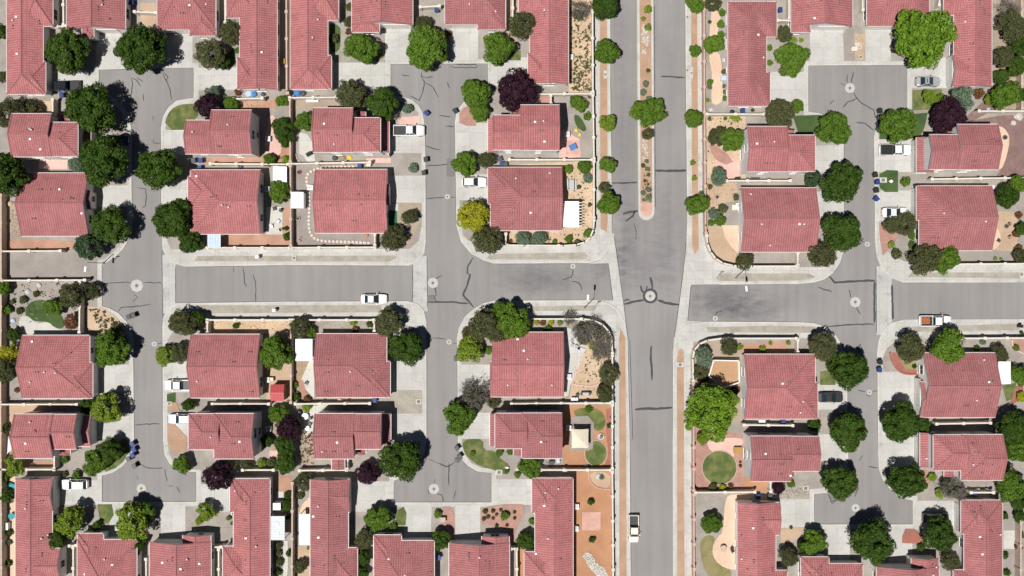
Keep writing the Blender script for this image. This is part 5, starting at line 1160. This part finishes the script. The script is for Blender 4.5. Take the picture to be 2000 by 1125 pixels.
# ------------------------------------------------------------------ garden buildings, covers and small things
def px_rect(x0, y0, x1, y1, z):
    a = at(x0, y1, z); b = at(x1, y0, z); cx, cy = (a[0] + b[0]) / 2, (a[1] + b[1]) / 2
    return cx, cy, b[0] - a[0], b[1] - a[1]
def cover(name, r, z, mat, label, cat, rafters=None, lights=0, ribs='y', post='trim'):
    """flat roof on posts"""
    cx, cy, w, d = px_rect(*r, z + KERB); o = empty(name, (cx, cy, KERB))
    m = MB(); n = max(4, int((w if ribs == 'x' else d) / .45))
    m.box(-w / 2, -d / 2, z - .10, w / 2, d / 2, z)
    for i in range(n + 1):
        t = -.5 + i / n
        if ribs == 'x': m.box(t * w * .98 - .02, -d / 2, z, t * w * .98 + .02, d / 2, z + .035)
        else: m.box(-w / 2, t * d * .98 - .02, z, w / 2, t * d * .98 + .02, z + .035)
    m.build('roof_panel', M[mat], o)
    for sx in (-1, 1):
        for sy in (-1, 1):
            p = MB(); p.box(sx * (w / 2 - .15) - .06, sy * (d / 2 - .15) - .06, 0, sx * (w / 2 - .15) + .06, sy * (d / 2 - .15) + .06, z - .1); p.build('post', M[post], o)
    if rafters:
        k = int(d / .5)
        for i in range(k): 
            q = MB(); yy = -d / 2 + (i + .5) * d / k; q.box(w / 2, yy - .06, z - .22, w / 2 + .55, yy + .06, z - .04); q.build('rafter', M['trim'], o)
    for i in range(lights):
        q = MB(); q.box(-.3, -d / 4 + i * d * .4 - .3, z + .04, .3, -d / 4 + i * d * .4 + .3, z + .12); s = q.build('skylight', M['whitemetal'], o)
        q = MB(); q.box(-.16, -d / 4 + i * d * .4 - .16, z + .12, .16, -d / 4 + i * d * .4 + .16, z + .135); q.build('pane', M['glass'], s)
    return tag(o, label, cat)
cover('patio_cover', (1100, 393, 1131, 444), 2.6, 'whitemetal', 'white flat patio cover with rafter ends behind the sandy corner yard', 'patio cover', rafters=True)
cover('patio_cover', (405, 458, 431, 484), 2.4, 'bluemetal', 'pale blue ribbed patio cover below the second house of the third row', 'patio cover', ribs='x')
cover('patio_cover', (528, 1008, 556, 1055), 2.6, 'greymetal', 'grey patio cover with two small white skylights', 'patio cover', lights=2)
cover('patio_cover', (584, 1004, 608, 1065), 2.5, 'bluemetal', 'long plain pale grey-blue patio cover beside tan gravel, bottom row', 'patio cover', ribs='x')
cover('patio_cover', (1950, 706, 1974, 750), 2.5, 'whitemetal', 'white patio cover at the right end of the fourth row', 'patio cover')
cover('carport_canopy', (533, 325, 560, 356), 2.4, 'whitemetal', 'white canopy above the round bright green tree', 'canopy')
cover('carport_canopy', (577, 662, 610, 705), 2.4, 'whitemetal', 'white canopy partly under an olive tree in the fourth row', 'canopy')
def shed(r, z, mat, wall_mat, label, gable='x'):
    cx, cy, w, d = px_rect(*r, z + KERB); o = empty('shed', (cx, cy, KERB))
    m = MB(); m.box(-w / 2 + .1, -d / 2 + .1, -.1, w / 2 - .1, d / 2 - .1, z); m.build('wall', M[wall_mat], o)
    q = MB(); h = .4
    for s in (-1, 1):
        if gable == 'x': q.face([(-w / 2, s * d / 2, z), (w / 2, s * d / 2, z), (w / 2, 0, z + h), (-w / 2, 0, z + h)][::s])
        else: q.face([(s * w / 2, d / 2, z), (s * w / 2, -d / 2, z), (0, -d / 2, z + h), (0, d / 2, z + h)][::s])
    if gable == 'x':
        for s in (-1, 1): q.face([(s * w / 2, -d / 2, z), (s * w / 2, d / 2, z), (s * w / 2, 0, z + h)])
        q.beam((-w / 2, 0, z + h + .02), (w / 2, 0, z + h + .02), .14, .05)
        k = int(w / .5)
        for i in range(k + 1):
            x = -w / 2 + w * i / k
            for s in (-1, 1): q.beam((x, s * d / 2, z + .02), (x, 0, z + h + .02), .04, .04)
    else:
        for s in (-1, 1): q.face([(-w / 2, s * d / 2, z), (w / 2, s * d / 2, z), (0, s * d / 2, z + h)])
    q.build('roof', M[mat], o)
    g = MB(); g.box(-.45, -d / 2 + .05, 0, .45, -d / 2 + .1, 1.9); dd = g.build('door', M['trim'], o); g = MB(); g.box(.3, -d / 2 + .01, .95, .36, -d / 2 + .05, 1.05); g.build('handle', M['iron'], dd)
    return tag(o, label, 'shed')
shed((568, 375, 593, 407), 2.1, 'whitemetal', 'whitemetal', 'white metal shed beside the tan block wall, third row', 'y')
shed((529, 751, 555, 783), 2.2, 'redmetal', 'wood', 'bright red garden shed with ridge roof')
# cream canopy with its sagging cloth
cx, cy, w, d = px_rect(1116, 838, 1150, 876, 2.7); o = empty('gazebo', (cx, cy, KERB)); m = MB(); n = 8
def cz(u, v): return 2.45 + .75 * (1 - max(abs(u), abs(v))) - .12 * abs(u * v)
V = [[(u / n * 2 - 1, v / n * 2 - 1) for v in range(n + 1)] for u in range(n + 1)]
for i in range(n):
    for j in range(n):
        q = [V[i][j], V[i + 1][j], V[i + 1][j + 1], V[i][j + 1]]
        m.face([(a * w / 2 * (1 - .05 * (1 - b * b)), b * d / 2 * (1 - .05 * (1 - a * a)), cz(a, b)) for a, b in q])
m.build('canopy', M['cream'], o)
for sx in (-1, 1):
    for sy in (-1, 1): p = MB(); p.tube((sx * (w / 2 - .1), sy * (d / 2 - .1), 0), (sx * (w / 2 - .1), sy * (d / 2 - .1), 2.45), .05, .05, 8); p.build('post', M['dark'], o)
tag(o, 'cream cloth gazebo between two lawns in an orange gravel yard', 'gazebo')
# five-sided raised deck with white rail
pent = P('1392,703 1441,704 1442,746 1409,757 1383,734'); pw = [at(a, b, 1.1) for a, b in pent]; cx = sum(p[0] for p in pw) / 5; cy = sum(p[1] for p in pw) / 5
o = empty('deck', (cx, cy, KERB)); q = [(a - cx, b - cy) for a, b in pw]; m = MB(); m.prism(q, 0, .9); m.build('platform', M['deckwood'], o)
for i in range(5):
    r_ = MB(); a, b = q[i], q[(i + 1) % 5]; r_.beam((*a, 1.75), (*b, 1.75), .2, .09); r_.beam((*a, 1.05), (*b, 1.05), .06, .06)
    k = int(math.hypot(b[0] - a[0], b[1] - a[1]) / .35)
    for j in range(k + 1): t = j / k; r_.box(a[0] + (b[0] - a[0]) * t - .03, a[1] + (b[1] - a[1]) * t - .03, .9, a[0] + (b[0] - a[0]) * t + .03, a[1] + (b[1] - a[1]) * t + .03, 1.72)
    r_.build('rail', M['trim'], o)
tag(o, 'five-sided tan deck with a white railing near the main road', 'deck')
# triangular shade sail, lower left
m = MB(); q = [(*at(16, 853, 2.6), 2.6), (*at(25, 876, 2.2), 2.2), (*at(14, 886, 2.5), 2.5)]; m.face(q); m.face([(a, b, c - .02) for a, b, c in q][::-1]); root = m.build('shade_sail', M['whitemetal']); tag(root, 'white triangular shade sail at the left end of the fifth row', 'shade sail')
for a in q:
    p = MB(); p.tube((a[0], a[1], KERB), (a[0], a[1], a[2]), .05, .05, 8); p.build('post', M['steel'], root)

def lump(name, px, py, r, mat, look, cat, seed=0, zs=.6):
    x, y = at(px, py, .3); rr = random.Random(seed + px); m = MB(); n = 10; R = r * S
    rings = []
    for k, (f, z) in enumerate(((1, 0), (.95, .35), (.7, .75), (.3, 1.0))): rings.append([(math.cos(2 * math.pi * i / n) * R * f * rr.uniform(.75, 1.15), math.sin(2 * math.pi * i / n) * R * f * rr.uniform(.6, 1), z * R * zs) for i in range(n)])
    for k in range(3):
        for i in range(n): j = (i + 1) % n; m.face([rings[k][i], rings[k][j], rings[k + 1][j], rings[k + 1][i]])
    m.face(rings[3]); o = m.build(name, M[mat], None, (x, y, Z3)); tag_near(o, look, cat, px, py, r); return o
def boxy(name, px, py, w, d, h, mat, look, cat, rz=0, lid=True, group=None, legs=False):
    x, y = at(px, py, h); o = empty(name, (x, y, G0), rz); m = MB()
    if legs:
        m.box(-w / 2, -d / 2, h - .06, w / 2, d / 2, h)
        for sx in (-1, 1):
            for sy in (-1, 1): m.box(sx * (w / 2 - .06) - .03, sy * (d / 2 - .06) - .03, 0, sx * (w / 2 - .06) + .03, sy * (d / 2 - .06) + .03, h - .06)
        m.build('table_top', M[mat], o)
    else:
        m.box(-w / 2, -d / 2, 0, w / 2, d / 2, h); m.build('casing', M[mat], o)
        q = MB(); q.box(-w / 2 - .03, -d / 2 - .03, h, w / 2 + .03, d / 2 + .03, h + .05)
        q.build('lid', M[mat], o)
    tag_near(o, look, cat, px, py, 4, group); return o
def ac(px, py):
    x, y = at(px, py, .9); o = empty('air_conditioner', (x, y, G0)); m = MB(); m.box(-.45, -.45, 0, .45, .45, .85); m.build('casing', M['whitemetal'], o)
    g = MB(); g.lathe([(.36, .85), (.36, .88), (.1, .90)], n=16); g.build('fan_grille', M['greymetal'], o); tag_near(o, 'white air conditioner', 'air conditioner', px, py, 5, 'air conditioning units')
for a, b in ((523, 271), (521, 369), (524, 838), (522, 742), (1108, 262), (1111, 736), (1111, 836), (1115, 111), (1126, 990), (1125, 1033), (1443, 401), (1880, 1060), (606, 366), (8, 1030)): ac(a, b)
for a, b in ((1119, 287),): boxy('garden_table', a, b, 1.3, 1.1, .75, 'bluefab', 'blue covered table on the pink patio', 'table', .4, legs=True)
def chair(px, py, rz, mat, look):
    k = 'chair' + mat
    if k not in WIN:
        s = MB(); s.box(-.27, -.27, .40, .27, .27, .46); b = MB(); b.box(-.27, .22, .46, .27, .28, .95); l = MB(); l.box(-.03, -.03, 0, .03, .03, .40); WIN[k] = (s.mesh('seat', M[mat]), b.mesh('backrest', M[mat]), l.mesh('leg', M[mat]))
    x, y = at(px, py, .5); o = empty('garden_chair', (x, y, G0), rz); put('seat', WIN[k][0], o); put('backrest', WIN[k][1], o)
    for sx in (-.23, .23):
        for sy in (-.23, .23): put('leg', WIN[k][2], o, (sx, sy, 0))
    tag_near(o, look, 'chair', px, py, 3, 'garden chairs')
for a, b, r, c, l in ((600, 803, 0, 'dark', 'black garden chair'), (606, 817, -1.2, 'dark', 'black garden chair'), (605, 828, -2, 'dark', 'black garden chair'), (1125, 255, .4, 'yellow', 'yellow garden chair'), (1132, 263, 1, 'yellow', 'yellow garden chair'), (536, 408, .3, 'dark', 'black patio chair'), (548, 411, -.5, 'dark', 'black patio chair'), (549, 448, 2, 'wood', 'brown patio chair'), (543, 432, 1, 'whitemetal', 'white patio chair'), (530, 442, .1, 'whitemetal', 'white patio chair'),
                      (599, 748, 1, 'dark', 'black garden chair'), (1909, 957, .4, 'whitemetal', 'white garden chair'), (1926, 957, -.4, 'whitemetal', 'white garden chair'), (598, 838, .8, 'whitemetal', 'white garden chair'), (1430, 1071, 1, 'dark', 'black garden chair'), (1431, 1076, 2, 'dark', 'black garden chair'), (1951, 470, 1, 'greybin', 'grey garden chair'), (1128, 771, .6, 'dark', 'black garden chair'), (1126, 777, 1.6, 'dark', 'black garden chair'), (1973, 463, .5, 'wood', 'brown garden chair'), (1973, 437, 2, 'wood', 'brown garden chair')): chair(a, b, r, c, l)
def rtable(px, py, r, mat, look, h=.74):
    x, y = at(px, py, h); o = empty('garden_table', (x, y, G0)); m = MB(); m.lathe([(r - .03, h - .04), (r, h - .02), (r - .02, h)], n=24); m.build('table_top', M[mat], o); q = MB(); q.tube((0, 0, 0), (0, 0, h - .04), .06, .05, 8); q.lathe([(.3, 0), (.26, .05)], n=16); q.build('pedestal', M['dark'], o); tag_near(o, look, 'table', px, py, 5)
rtable(596, 813, .62, 'whitemetal', 'round white garden table'); rtable(1413, 1071, .6, 'block_tan', 'round tan garden table'); rtable(600, 836, .45, 'whitemetal', 'small round white garden table'); rtable(24, 950, .55, 'teal', 'teal round garden table'); rtable(23, 1008, .6, 'teal', 'teal round table near tan wall')
# picnic table
x, y = at(1117, 361, .75); o = empty('picnic_table', (x, y, G0)); m = MB()
for i in range(4): m.box(-.38 + i * .2, -.95, .70, -.21 + i * .2, .95, .75)
m.build('table_top', M['greymetal'], o)
for s in (-1, 1):
    b = MB(); b.box(s * .75 - .13, -.95, .42, s * .75 + .13, .95, .46); b.build('bench', M['greymetal'], o)
for s in (-.7, .7):
    b = MB(); b.beam((-.8, s, 0.02), (-.15, s, .7), .07, .07); b.beam((.8, s, 0.02), (.15, s, .7), .07, .07); b.beam((-.85, s, .38), (.85, s, .38), .06, .08); b.build('leg_frame', M['dark'], o)
tag(o, 'grey picnic table on the sand beside the white patio cover', 'picnic table')
# loungers on the white patio
for a, b, r in ((1124, 677, 1.1), (1132, 680, 1.1), (1124, 662, 2.0)):
    x, y = at(a, b, .4); o = empty('sun_lounger', (x, y, G0), r); m = MB(); m.box(-.3, -.9, .28, .3, .3, .33); m.build('seat', M['greymetal'], o); m = MB(); m.beam((0, .3, .3), (0, .95, .72), .6, .05); m.build('backrest', M['greymetal'], o)
    for sx in (-.26, .26):
        for sy in (-.85, .25): q = MB(); q.box(sx - .025, sy - .025, 0, sx + .025, sy + .025, .28); q.build('leg', M['steel'], o)
    tag_near(o, 'grey sun lounger', 'lounger', a, b, 5, 'sun loungers on the white patio')
def firepit(px, py, r, look, mat='iron'):
    x, y = at(px, py); o = empty('fire_pit', (x, y, G0)); R = r * S; m = MB(); m.lathe([(R, 0), (R, .35), (R * .78, .35), (R * .7, .15)], n=20); m.build('ring', M[mat], o); c = MB(); c.lathe([(R * .7, .14), (R * .3, .2)], n=12); c.build('ash_bed', M['dark'], o); tag(o, look, 'fire pit')
firepit(1961, 269, 4.5, 'dark round fire pit on the peach patio at the right edge'); firepit(1964, 442, 4, 'dark round fire pit on tan gravel, third row'); firepit(585, 337, 4, 'ring of red stones in the grey gravel yard', 'redpaver'); firepit(583, 427, 4, 'ring of pale stones below the white shed', 'block_tan'); firepit(1400, 385, 5, 'ring of pale stones in the tan yard beside the main road', 'block_tan')
x, y = at(1173, 852); o = empty('fountain', (x, y, G0)); m = MB(); m.lathe([(.6, 0), (.6, .4), (.48, .4), (.45, .25)], n=24); m.build('basin', M['greymetal'], o); m = MB(); m.lathe([(.16, .2), (.1, .5), (.28, .85), (.3, .9), (.05, .88)], n=16); m.build('bowl', M['iron'], o); tag(o, 'round grey fountain between the two lawns by the cream gazebo', 'fountain')
x, y = at(1144, 769, 1.0); o = empty('barbecue', (x, y, G0)); m = MB(); m.box(-.55, -.3, .1, .55, .3, .85); m.build('cabinet', M['steel'], o); m = MB(); m.tube((-.55, 0, .85), (.55, 0, .85), .3, .3, 14); m.build('lid', M['greymetal'], o)
for s in (-1, 1): q = MB(); q.box(s * .75 - .2, -.28, .80, s * .75 + .2, .28, .85); q.build('side_shelf', M['dark'], o)
tag(o, 'silver barbecue in the sandy yard above the long cream wall', 'barbecue')
x, y = at(603, 300, 1.0); o = empty('barbecue', (x, y, G0), .5); m = MB(); m.box(-.5, -.3, .1, .5, .3, .9); m.build('cabinet', M['dark'], o); m = MB(); m.tube((-.5, 0, .9), (.5, 0, .9), .28, .28, 14); m.build('lid', M['dark'], o); tag(o, 'black covered barbecue on the pale patio, second row', 'barbecue')
# utility boxes, mail boxes, meters
for a, b, w, d, h, c, l in ((865, 1015, .9, .8, .9, 'block_tan', 'pale green-grey utility cabinet'), (1668, 96, 1.0, .7, .8, 'block', 'cream utility cabinet on rock bed'), (502, 502, .55, .45, 1.3, 'whitemetal', 'white cluster mailbox on the gravel strip'), (535, 606, .55, .45, 1.3, 'whitemetal', 'white cluster mailbox on the lower gravel strip'),
                            (1995, 637, .5, .5, 1.2, 'dark', 'dark mailbox on the gravel strip'), (552, 120, .8, .9, .6, 'ochre', 'ochre box in the side passage'), (1436, 405, 1.2, .9, .5, 'cream', 'cream tub against the house wall'), (1441, 880, 1.3, 1.2, .8, 'ochre', 'ochre box beside the pink patio'), (541, 989, 1.3, 1.2, 2.0, 'whitemetal', 'white square locker above the grey patio cover'), (602, 1038, .01 + .5, .5, 1, 'whitemetal', 'white meter box'),
                            (530, 741, .7, .6, .8, 'cream', 'cream chest beside the red shed'), (720, 322, .7, .5, .8, 'cream', 'cream storage chest'), (1488, 823, 1.1, .5, .9, 'whitemetal', 'white storage chest in the passage'), (11, 1028, .9, 1.2, .9, 'whitemetal', 'white chest beside the tan wall'), (1122, 780, 1.2, .6, .8, 'whitemetal', 'white potting bench'), (1413, 118, .5, .6, .8, 'greymetal', 'grey meter box'), (1413, 153, .9, .8, .6, 'bluemetal', 'pale blue tub'), (1414, 168, .4, .5, .6, 'greybin', 'dark grey box'),
                            (610, 196, 2.2, .6, .3, 'whitemetal', 'white planks stacked by the wall'), (1077, 904, .9, .6, .7, 'dark', 'black crate of garden clutter'), (1065, 913, 1.1, .5, .4, 'pink', 'pale crate of garden clutter'), (1090, 900, .5, .7, .8, 'greymetal', 'grey crate of garden clutter'), (1441, 253, .5, .4, .6, 'greybin', 'grey hose box'), (1441, 350, .9, .6, .8, 'dark', 'black bench against the wall'), (1475, 350, 1.6, .5, .4, 'greybin', 'grey planks by the wall')):
    boxy('utility_box' if 'cabinet' in l or 'meter' in l else 'mailbox' if 'mailbox' in l else 'storage_box', a, b, w, d, h, c, l, 'box')
for a, b in ((670, 70), (1300, 0)): pass
# small concrete pads with meter lids
for a, b, w, d in ((575, 504, 8, 10), (975, 922, 12, 10), (1342, 34, 6, 9), (1342, 138, 6, 9), (1350, 143, 5, 22), (1328, 712, 13, 9), (1994, 536, 8, 8), (818, 784, 11, 10), (1724, 352, 14, 10), (332, 788, 9, 8), (1680, 112, 7, 7), (1573, 953, 10, 10), (1182, 146, 6, 16)):
    x, y = at(a, b); o = empty('meter_pad', (x, y, G0 + .0)); m = MB(); m.box(-w * S / 2, -d * S / 2, 0, w * S / 2, d * S / 2, .05 + Z2 - G0 + .005); m.build('slab', M['kerb'], o); m = MB(); q = min(w, d) * S * .3; m.box(-q, -q, .05, q, q, .075 + Z2 - G0); m.build('lid', M['iron'], o); tag_near(o, 'concrete pad with iron meter lid', 'meter pad', a, b, 4, 'meter pads')
# tarps, toys and clutter
for a, b, r, c, l, n in ((487, 183, 8, 'bluemetal', 'pale blue tarpaulin heap', 'tarpaulin'), (496, 184, 7, 'bluefab', 'blue tarpaulin heap', 'tarpaulin'), (514, 184, 5, 'greybin', 'dark tarpaulin heap', 'tarpaulin'), (580, 182, 8, 'bluefab', 'blue and white tarpaulin heap', 'tarpaulin'), (592, 182, 7, 'greybin', 'dark tarpaulin heap', 'tarpaulin'), (683, 308, 5, 'yellow', 'yellow toy', 'toy'), (668, 308, 7, 'wood', 'heap of brown pots', 'garden pots'), (654, 309, 6, 'greybin', 'heap of dark pots', 'garden pots'), (25, 580 + 46, 6, 'bluemetal', 'pale blue folded pool', 'toy'),
                         (470, 325, 6, 'greybin', 'dark cushion heap by the wall', 'tarpaulin'), (1470, 215, 4, 'dark', 'black sack', 'sack'), (1430, 218, 5, 'dark', 'black hose coil', 'hose'), (1389, 214, 6, 'rock', 'heap of pale stones', 'rocks'), (1990, 228, 9, 'rock', 'heap of pale stones', 'rocks'), (1980, 240, 6, 'rock', 'heap of pale stones', 'rocks'), (548, 350, 0, 'rock', '', ''), (1168, 930, 7, 'rock', 'pale boulder in the corner bed', 'rock'), (1176, 933, 4, 'rock', 'small boulder in the corner bed', 'rock'), (54, 570, 6, 'greymetal', 'pale stone heap', 'rocks'), (76, 557, 5, 'rock', 'white stone', 'rocks'),
                         (20, 398, 7, 'sand', 'sandy stone heap', 'rocks'), (1010, 900 + 17, 4, 'rock', 'white garden stone', 'rock'), (990, 914, 4, 'whitemetal', 'white garden ornament', 'ornament'), (1741, 354, 4, 'whitemetal', 'white sprinkler box on the lawn', 'ornament'), (1104, 920, 6, 'greymetal', 'grey folded hose', 'hose'), (1144, 910, 4, 'teal', 'teal bucket', 'bucket'), (597, 800, 0, 'rock', '', ''), (664, 782, 6, 'pink', 'pink flower pots', 'garden pots'), (20, 945, 6, 'turf', 'green cushion heap', 'tarpaulin'), (585, 470, 4, 'rust' if 'rust' in M else 'red', 'small reddish heap', 'rock'),
                         (587, 464, 3, 'red', 'small red stone', 'rock'), (715, 460, 6, 'red', 'red clutter on the pale pad', 'garden pots'), (1520, 818, 4, 'orange', 'orange clutter in the passage', 'garden pots'), (1940, 365, 5, 'whitemetal', 'white satellite dish bowl on the roof corner', 'satellite dish'), (1786, 366, 5, 'bluemetal', 'pale blue pot at the house corner', 'pot'), (1931, 213, 4, 'bluemetal', 'pale blue garden ball', 'ornament'), (1505, 980, 0, 'dark', '', '')):
    if r: lump(dict(tarpaulin='tarpaulin', toy='toy', rocks='stone_heap', rock='boulder').get(n, n.replace(' ', '_')), a, b, r, c, l, n)
# stepping stones of the grey gravel yard
pts = chaikin(P('690,326 650,327 622,329 603,337 598,350 604,374 605,404 603,440 608,462 626,471 660,472 690,473 724,475'), 2, False)
STN = MB(); STN.lathe([(.30, 0), (.30, .05), (.26, .07)], n=7); STNM = STN.mesh('stepping_stone', M['stone'])
d = 0; k = 0
for a, b in zip(pts, pts[1:]):
    l = math.hypot(b[0] - a[0], b[1] - a[1])
    while d < l:
        t = d / l; x, y = at(a[0] + (b[0] - a[0]) * t, a[1] + (b[1] - a[1]) * t)
        o = put('stepping_stone', STNM, None, (x, y, Z3), rv.uniform(0, 6), (1.0, rv.uniform(.8, 1), 1)); tag(o, 'pink stepping stone in the dotted path round the grey gravel yard', 'stepping stone', 'stepping stones'); d += 7.6
    d -= l
# street lamps
def lamp(px, py, h, adir, arm, look):
    x, y = at(px, py); o = empty('street_lamp', (x, y, G0)); m = MB(); m.tube((0, 0, 0), (0, 0, h), .09, .06, 10); m.lathe([(.2, 0), (.2, .12), (.1, .2)], n=12); m.build('pole', M['steel'], o)
    a = MB(); ux, uy = adir; a.tube((0, 0, h - .15), (ux * arm, uy * arm, h + .1), .045, .035, 8); a.build('arm', M['steel'], o)
    b = MB(); b.beam((ux * arm, uy * arm, h + .1), (ux * (arm + .95), uy * (arm + .95), h + .1), .34, .14); b.build('lamp_head', M['whitemetal'], o); tag(o, look, 'street lamp', 'street lamps')
lamp(1436, 543, 6.5, (.12, -.99), 1.5, 'street lamp over the right cross street beside the small round olive tree'); lamp(1141, 601, 6.5, (.05, .99), 1.5, 'street lamp over the middle cross street near the bare shrubs'); lamp(203, 514, 6.5, (-.1, -.99), .8, 'street lamp at the vacant lot by the left street')
for a, b, l in ((1404, 537, 'thin sign post at the right cross street corner'), (1164, 595, 'thin sign post at the middle cross street corner'), (224, 507, 'thin sign post on the kerb near the vacant lot')):
    x, y = at(a, b); o = empty('sign_post', (x, y, G0)); m = MB(); m.tube((0, 0, 0), (0, 0, 2.4), .04, .04, 8); m.build('post', M['steel'], o); m = MB(); m.beam((-.32, 0, 2.1), (.32, 0, 2.1), .03, .5); m.build('sign_plate', M['greymetal'], o); tag(o, l, 'sign')
# ------------------------------------------------------------------ labels: where each thing stands, told from the nearest house
def relation(px, py):
    best = []
    for k, h in HOUSES.items():
        x0, y0, x1, y1 = h['bb']; y0 = max(y0, -10); y1 = min(y1, 1135)
        dx = max(x0 - px, 0, px - x1); dy = max(y0 - py, 0, py - y1); best.append((math.hypot(dx, dy), k, dx, dy))
    best.sort(); d, k, dx, dy = best[0]; x0, y0, x1, y1 = HOUSES[k]['bb']
    v = 'above' if py < y0 else 'below' if py > y1 else ''; u = 'left of' if px < x0 else 'right of' if px > x1 else ''
    if v and u: r = ('above left of' if u == 'left of' else 'above right of') if v == 'above' else ('below left of' if u == 'left of' else 'below right of')
    else: r = v or u
    if not r:
        e = [(px - x0, 'at the left edge of'), (x1 - px, 'at the right edge of'), (py - max(y0, 0), 'at the upper edge of'), (y1 - py, 'at the lower edge of')]; r = min(e)[1]
    return r, LAND[k], d, (px - (x0 + x1) / 2, py - (y0 + y1) / 2)
groups = {}
for o, look, px, py, r in LABELLED:
    rel, land, d, off = relation(px, py); groups.setdefault((look, rel, land), []).append((o, px, py, r, d))
for (look, rel, land), L in groups.items():
    if len(L) == 1: L[0][0]['label'] = '%s %s %s' % (look, rel, land); continue
    rs = sorted(x[3] for x in L)
    xs = sorted(L, key=lambda t: t[1]); ys = sorted(L, key=lambda t: t[2])
    wide = xs[-1][1] - xs[0][1] >= ys[-1][2] - ys[0][2]
    seq = xs if wide else ys; n = len(L)
    for i, t in enumerate(seq):
        if wide: w = 'leftmost' if i == 0 else 'rightmost' if i == n - 1 else ORD[i] + ' from left'
        else: w = 'uppermost' if i == 0 else 'lowest' if i == n - 1 else ORD[i] + ' from top'
        t[0]['label'] = '%s %s %s, %s' % (look, rel, land, w)

# ------------------------------------------------------------------ light, sky, camera
EL, AZ = 69.0, 226.0
w = bpy.data.worlds.new('World'); SC.world = w; w.use_nodes = True; nt = w.node_tree
sky = nt.nodes.new('ShaderNodeTexSky'); sky.sky_type = 'NISHITA'; sky.sun_disc = False
sky.sun_elevation = math.radians(EL); sky.sun_rotation = math.radians(AZ)
sky.altitude = 1800; sky.air_density = 0.45; sky.dust_density = 0.1; sky.ozone_density = 1.2
bg = nt.nodes['Background']; bg.inputs['Strength'].default_value = 0.05; nt.links.new(sky.outputs['Color'], bg.inputs['Color'])
sd = bpy.data.lights.new('sun', 'SUN'); sd.energy = 5.0; sd.angle = math.radians(0.5); sd.color = (1.0, 0.975, 0.935)
so = bpy.data.objects.new('sun', sd); COL.objects.link(so)
az = math.radians(AZ); el = math.radians(EL)
dirv = Vector((math.sin(az) * math.cos(el), math.cos(az) * math.cos(el), math.sin(el)))
so.rotation_euler = dirv.to_track_quat('Z', 'Y').to_euler(); so.location = dirv * 200
cd = bpy.data.cameras.new('camera'); cd.sensor_width = 36; cd.lens = 18.0 * H / (1000 * S); cd.clip_end = 5000
co = bpy.data.objects.new('camera', cd); COL.objects.link(co); co.location = (0, 0, H); co.rotation_euler = (0, 0, 0)
SC.camera = co
SC.view_settings.view_transform = 'Standard'; SC.view_settings.look = 'None'; SC.view_settings.gamma = 1.0; SC.view_settings.exposure = 0.03; SC.view_settings.use_curve_mapping = False
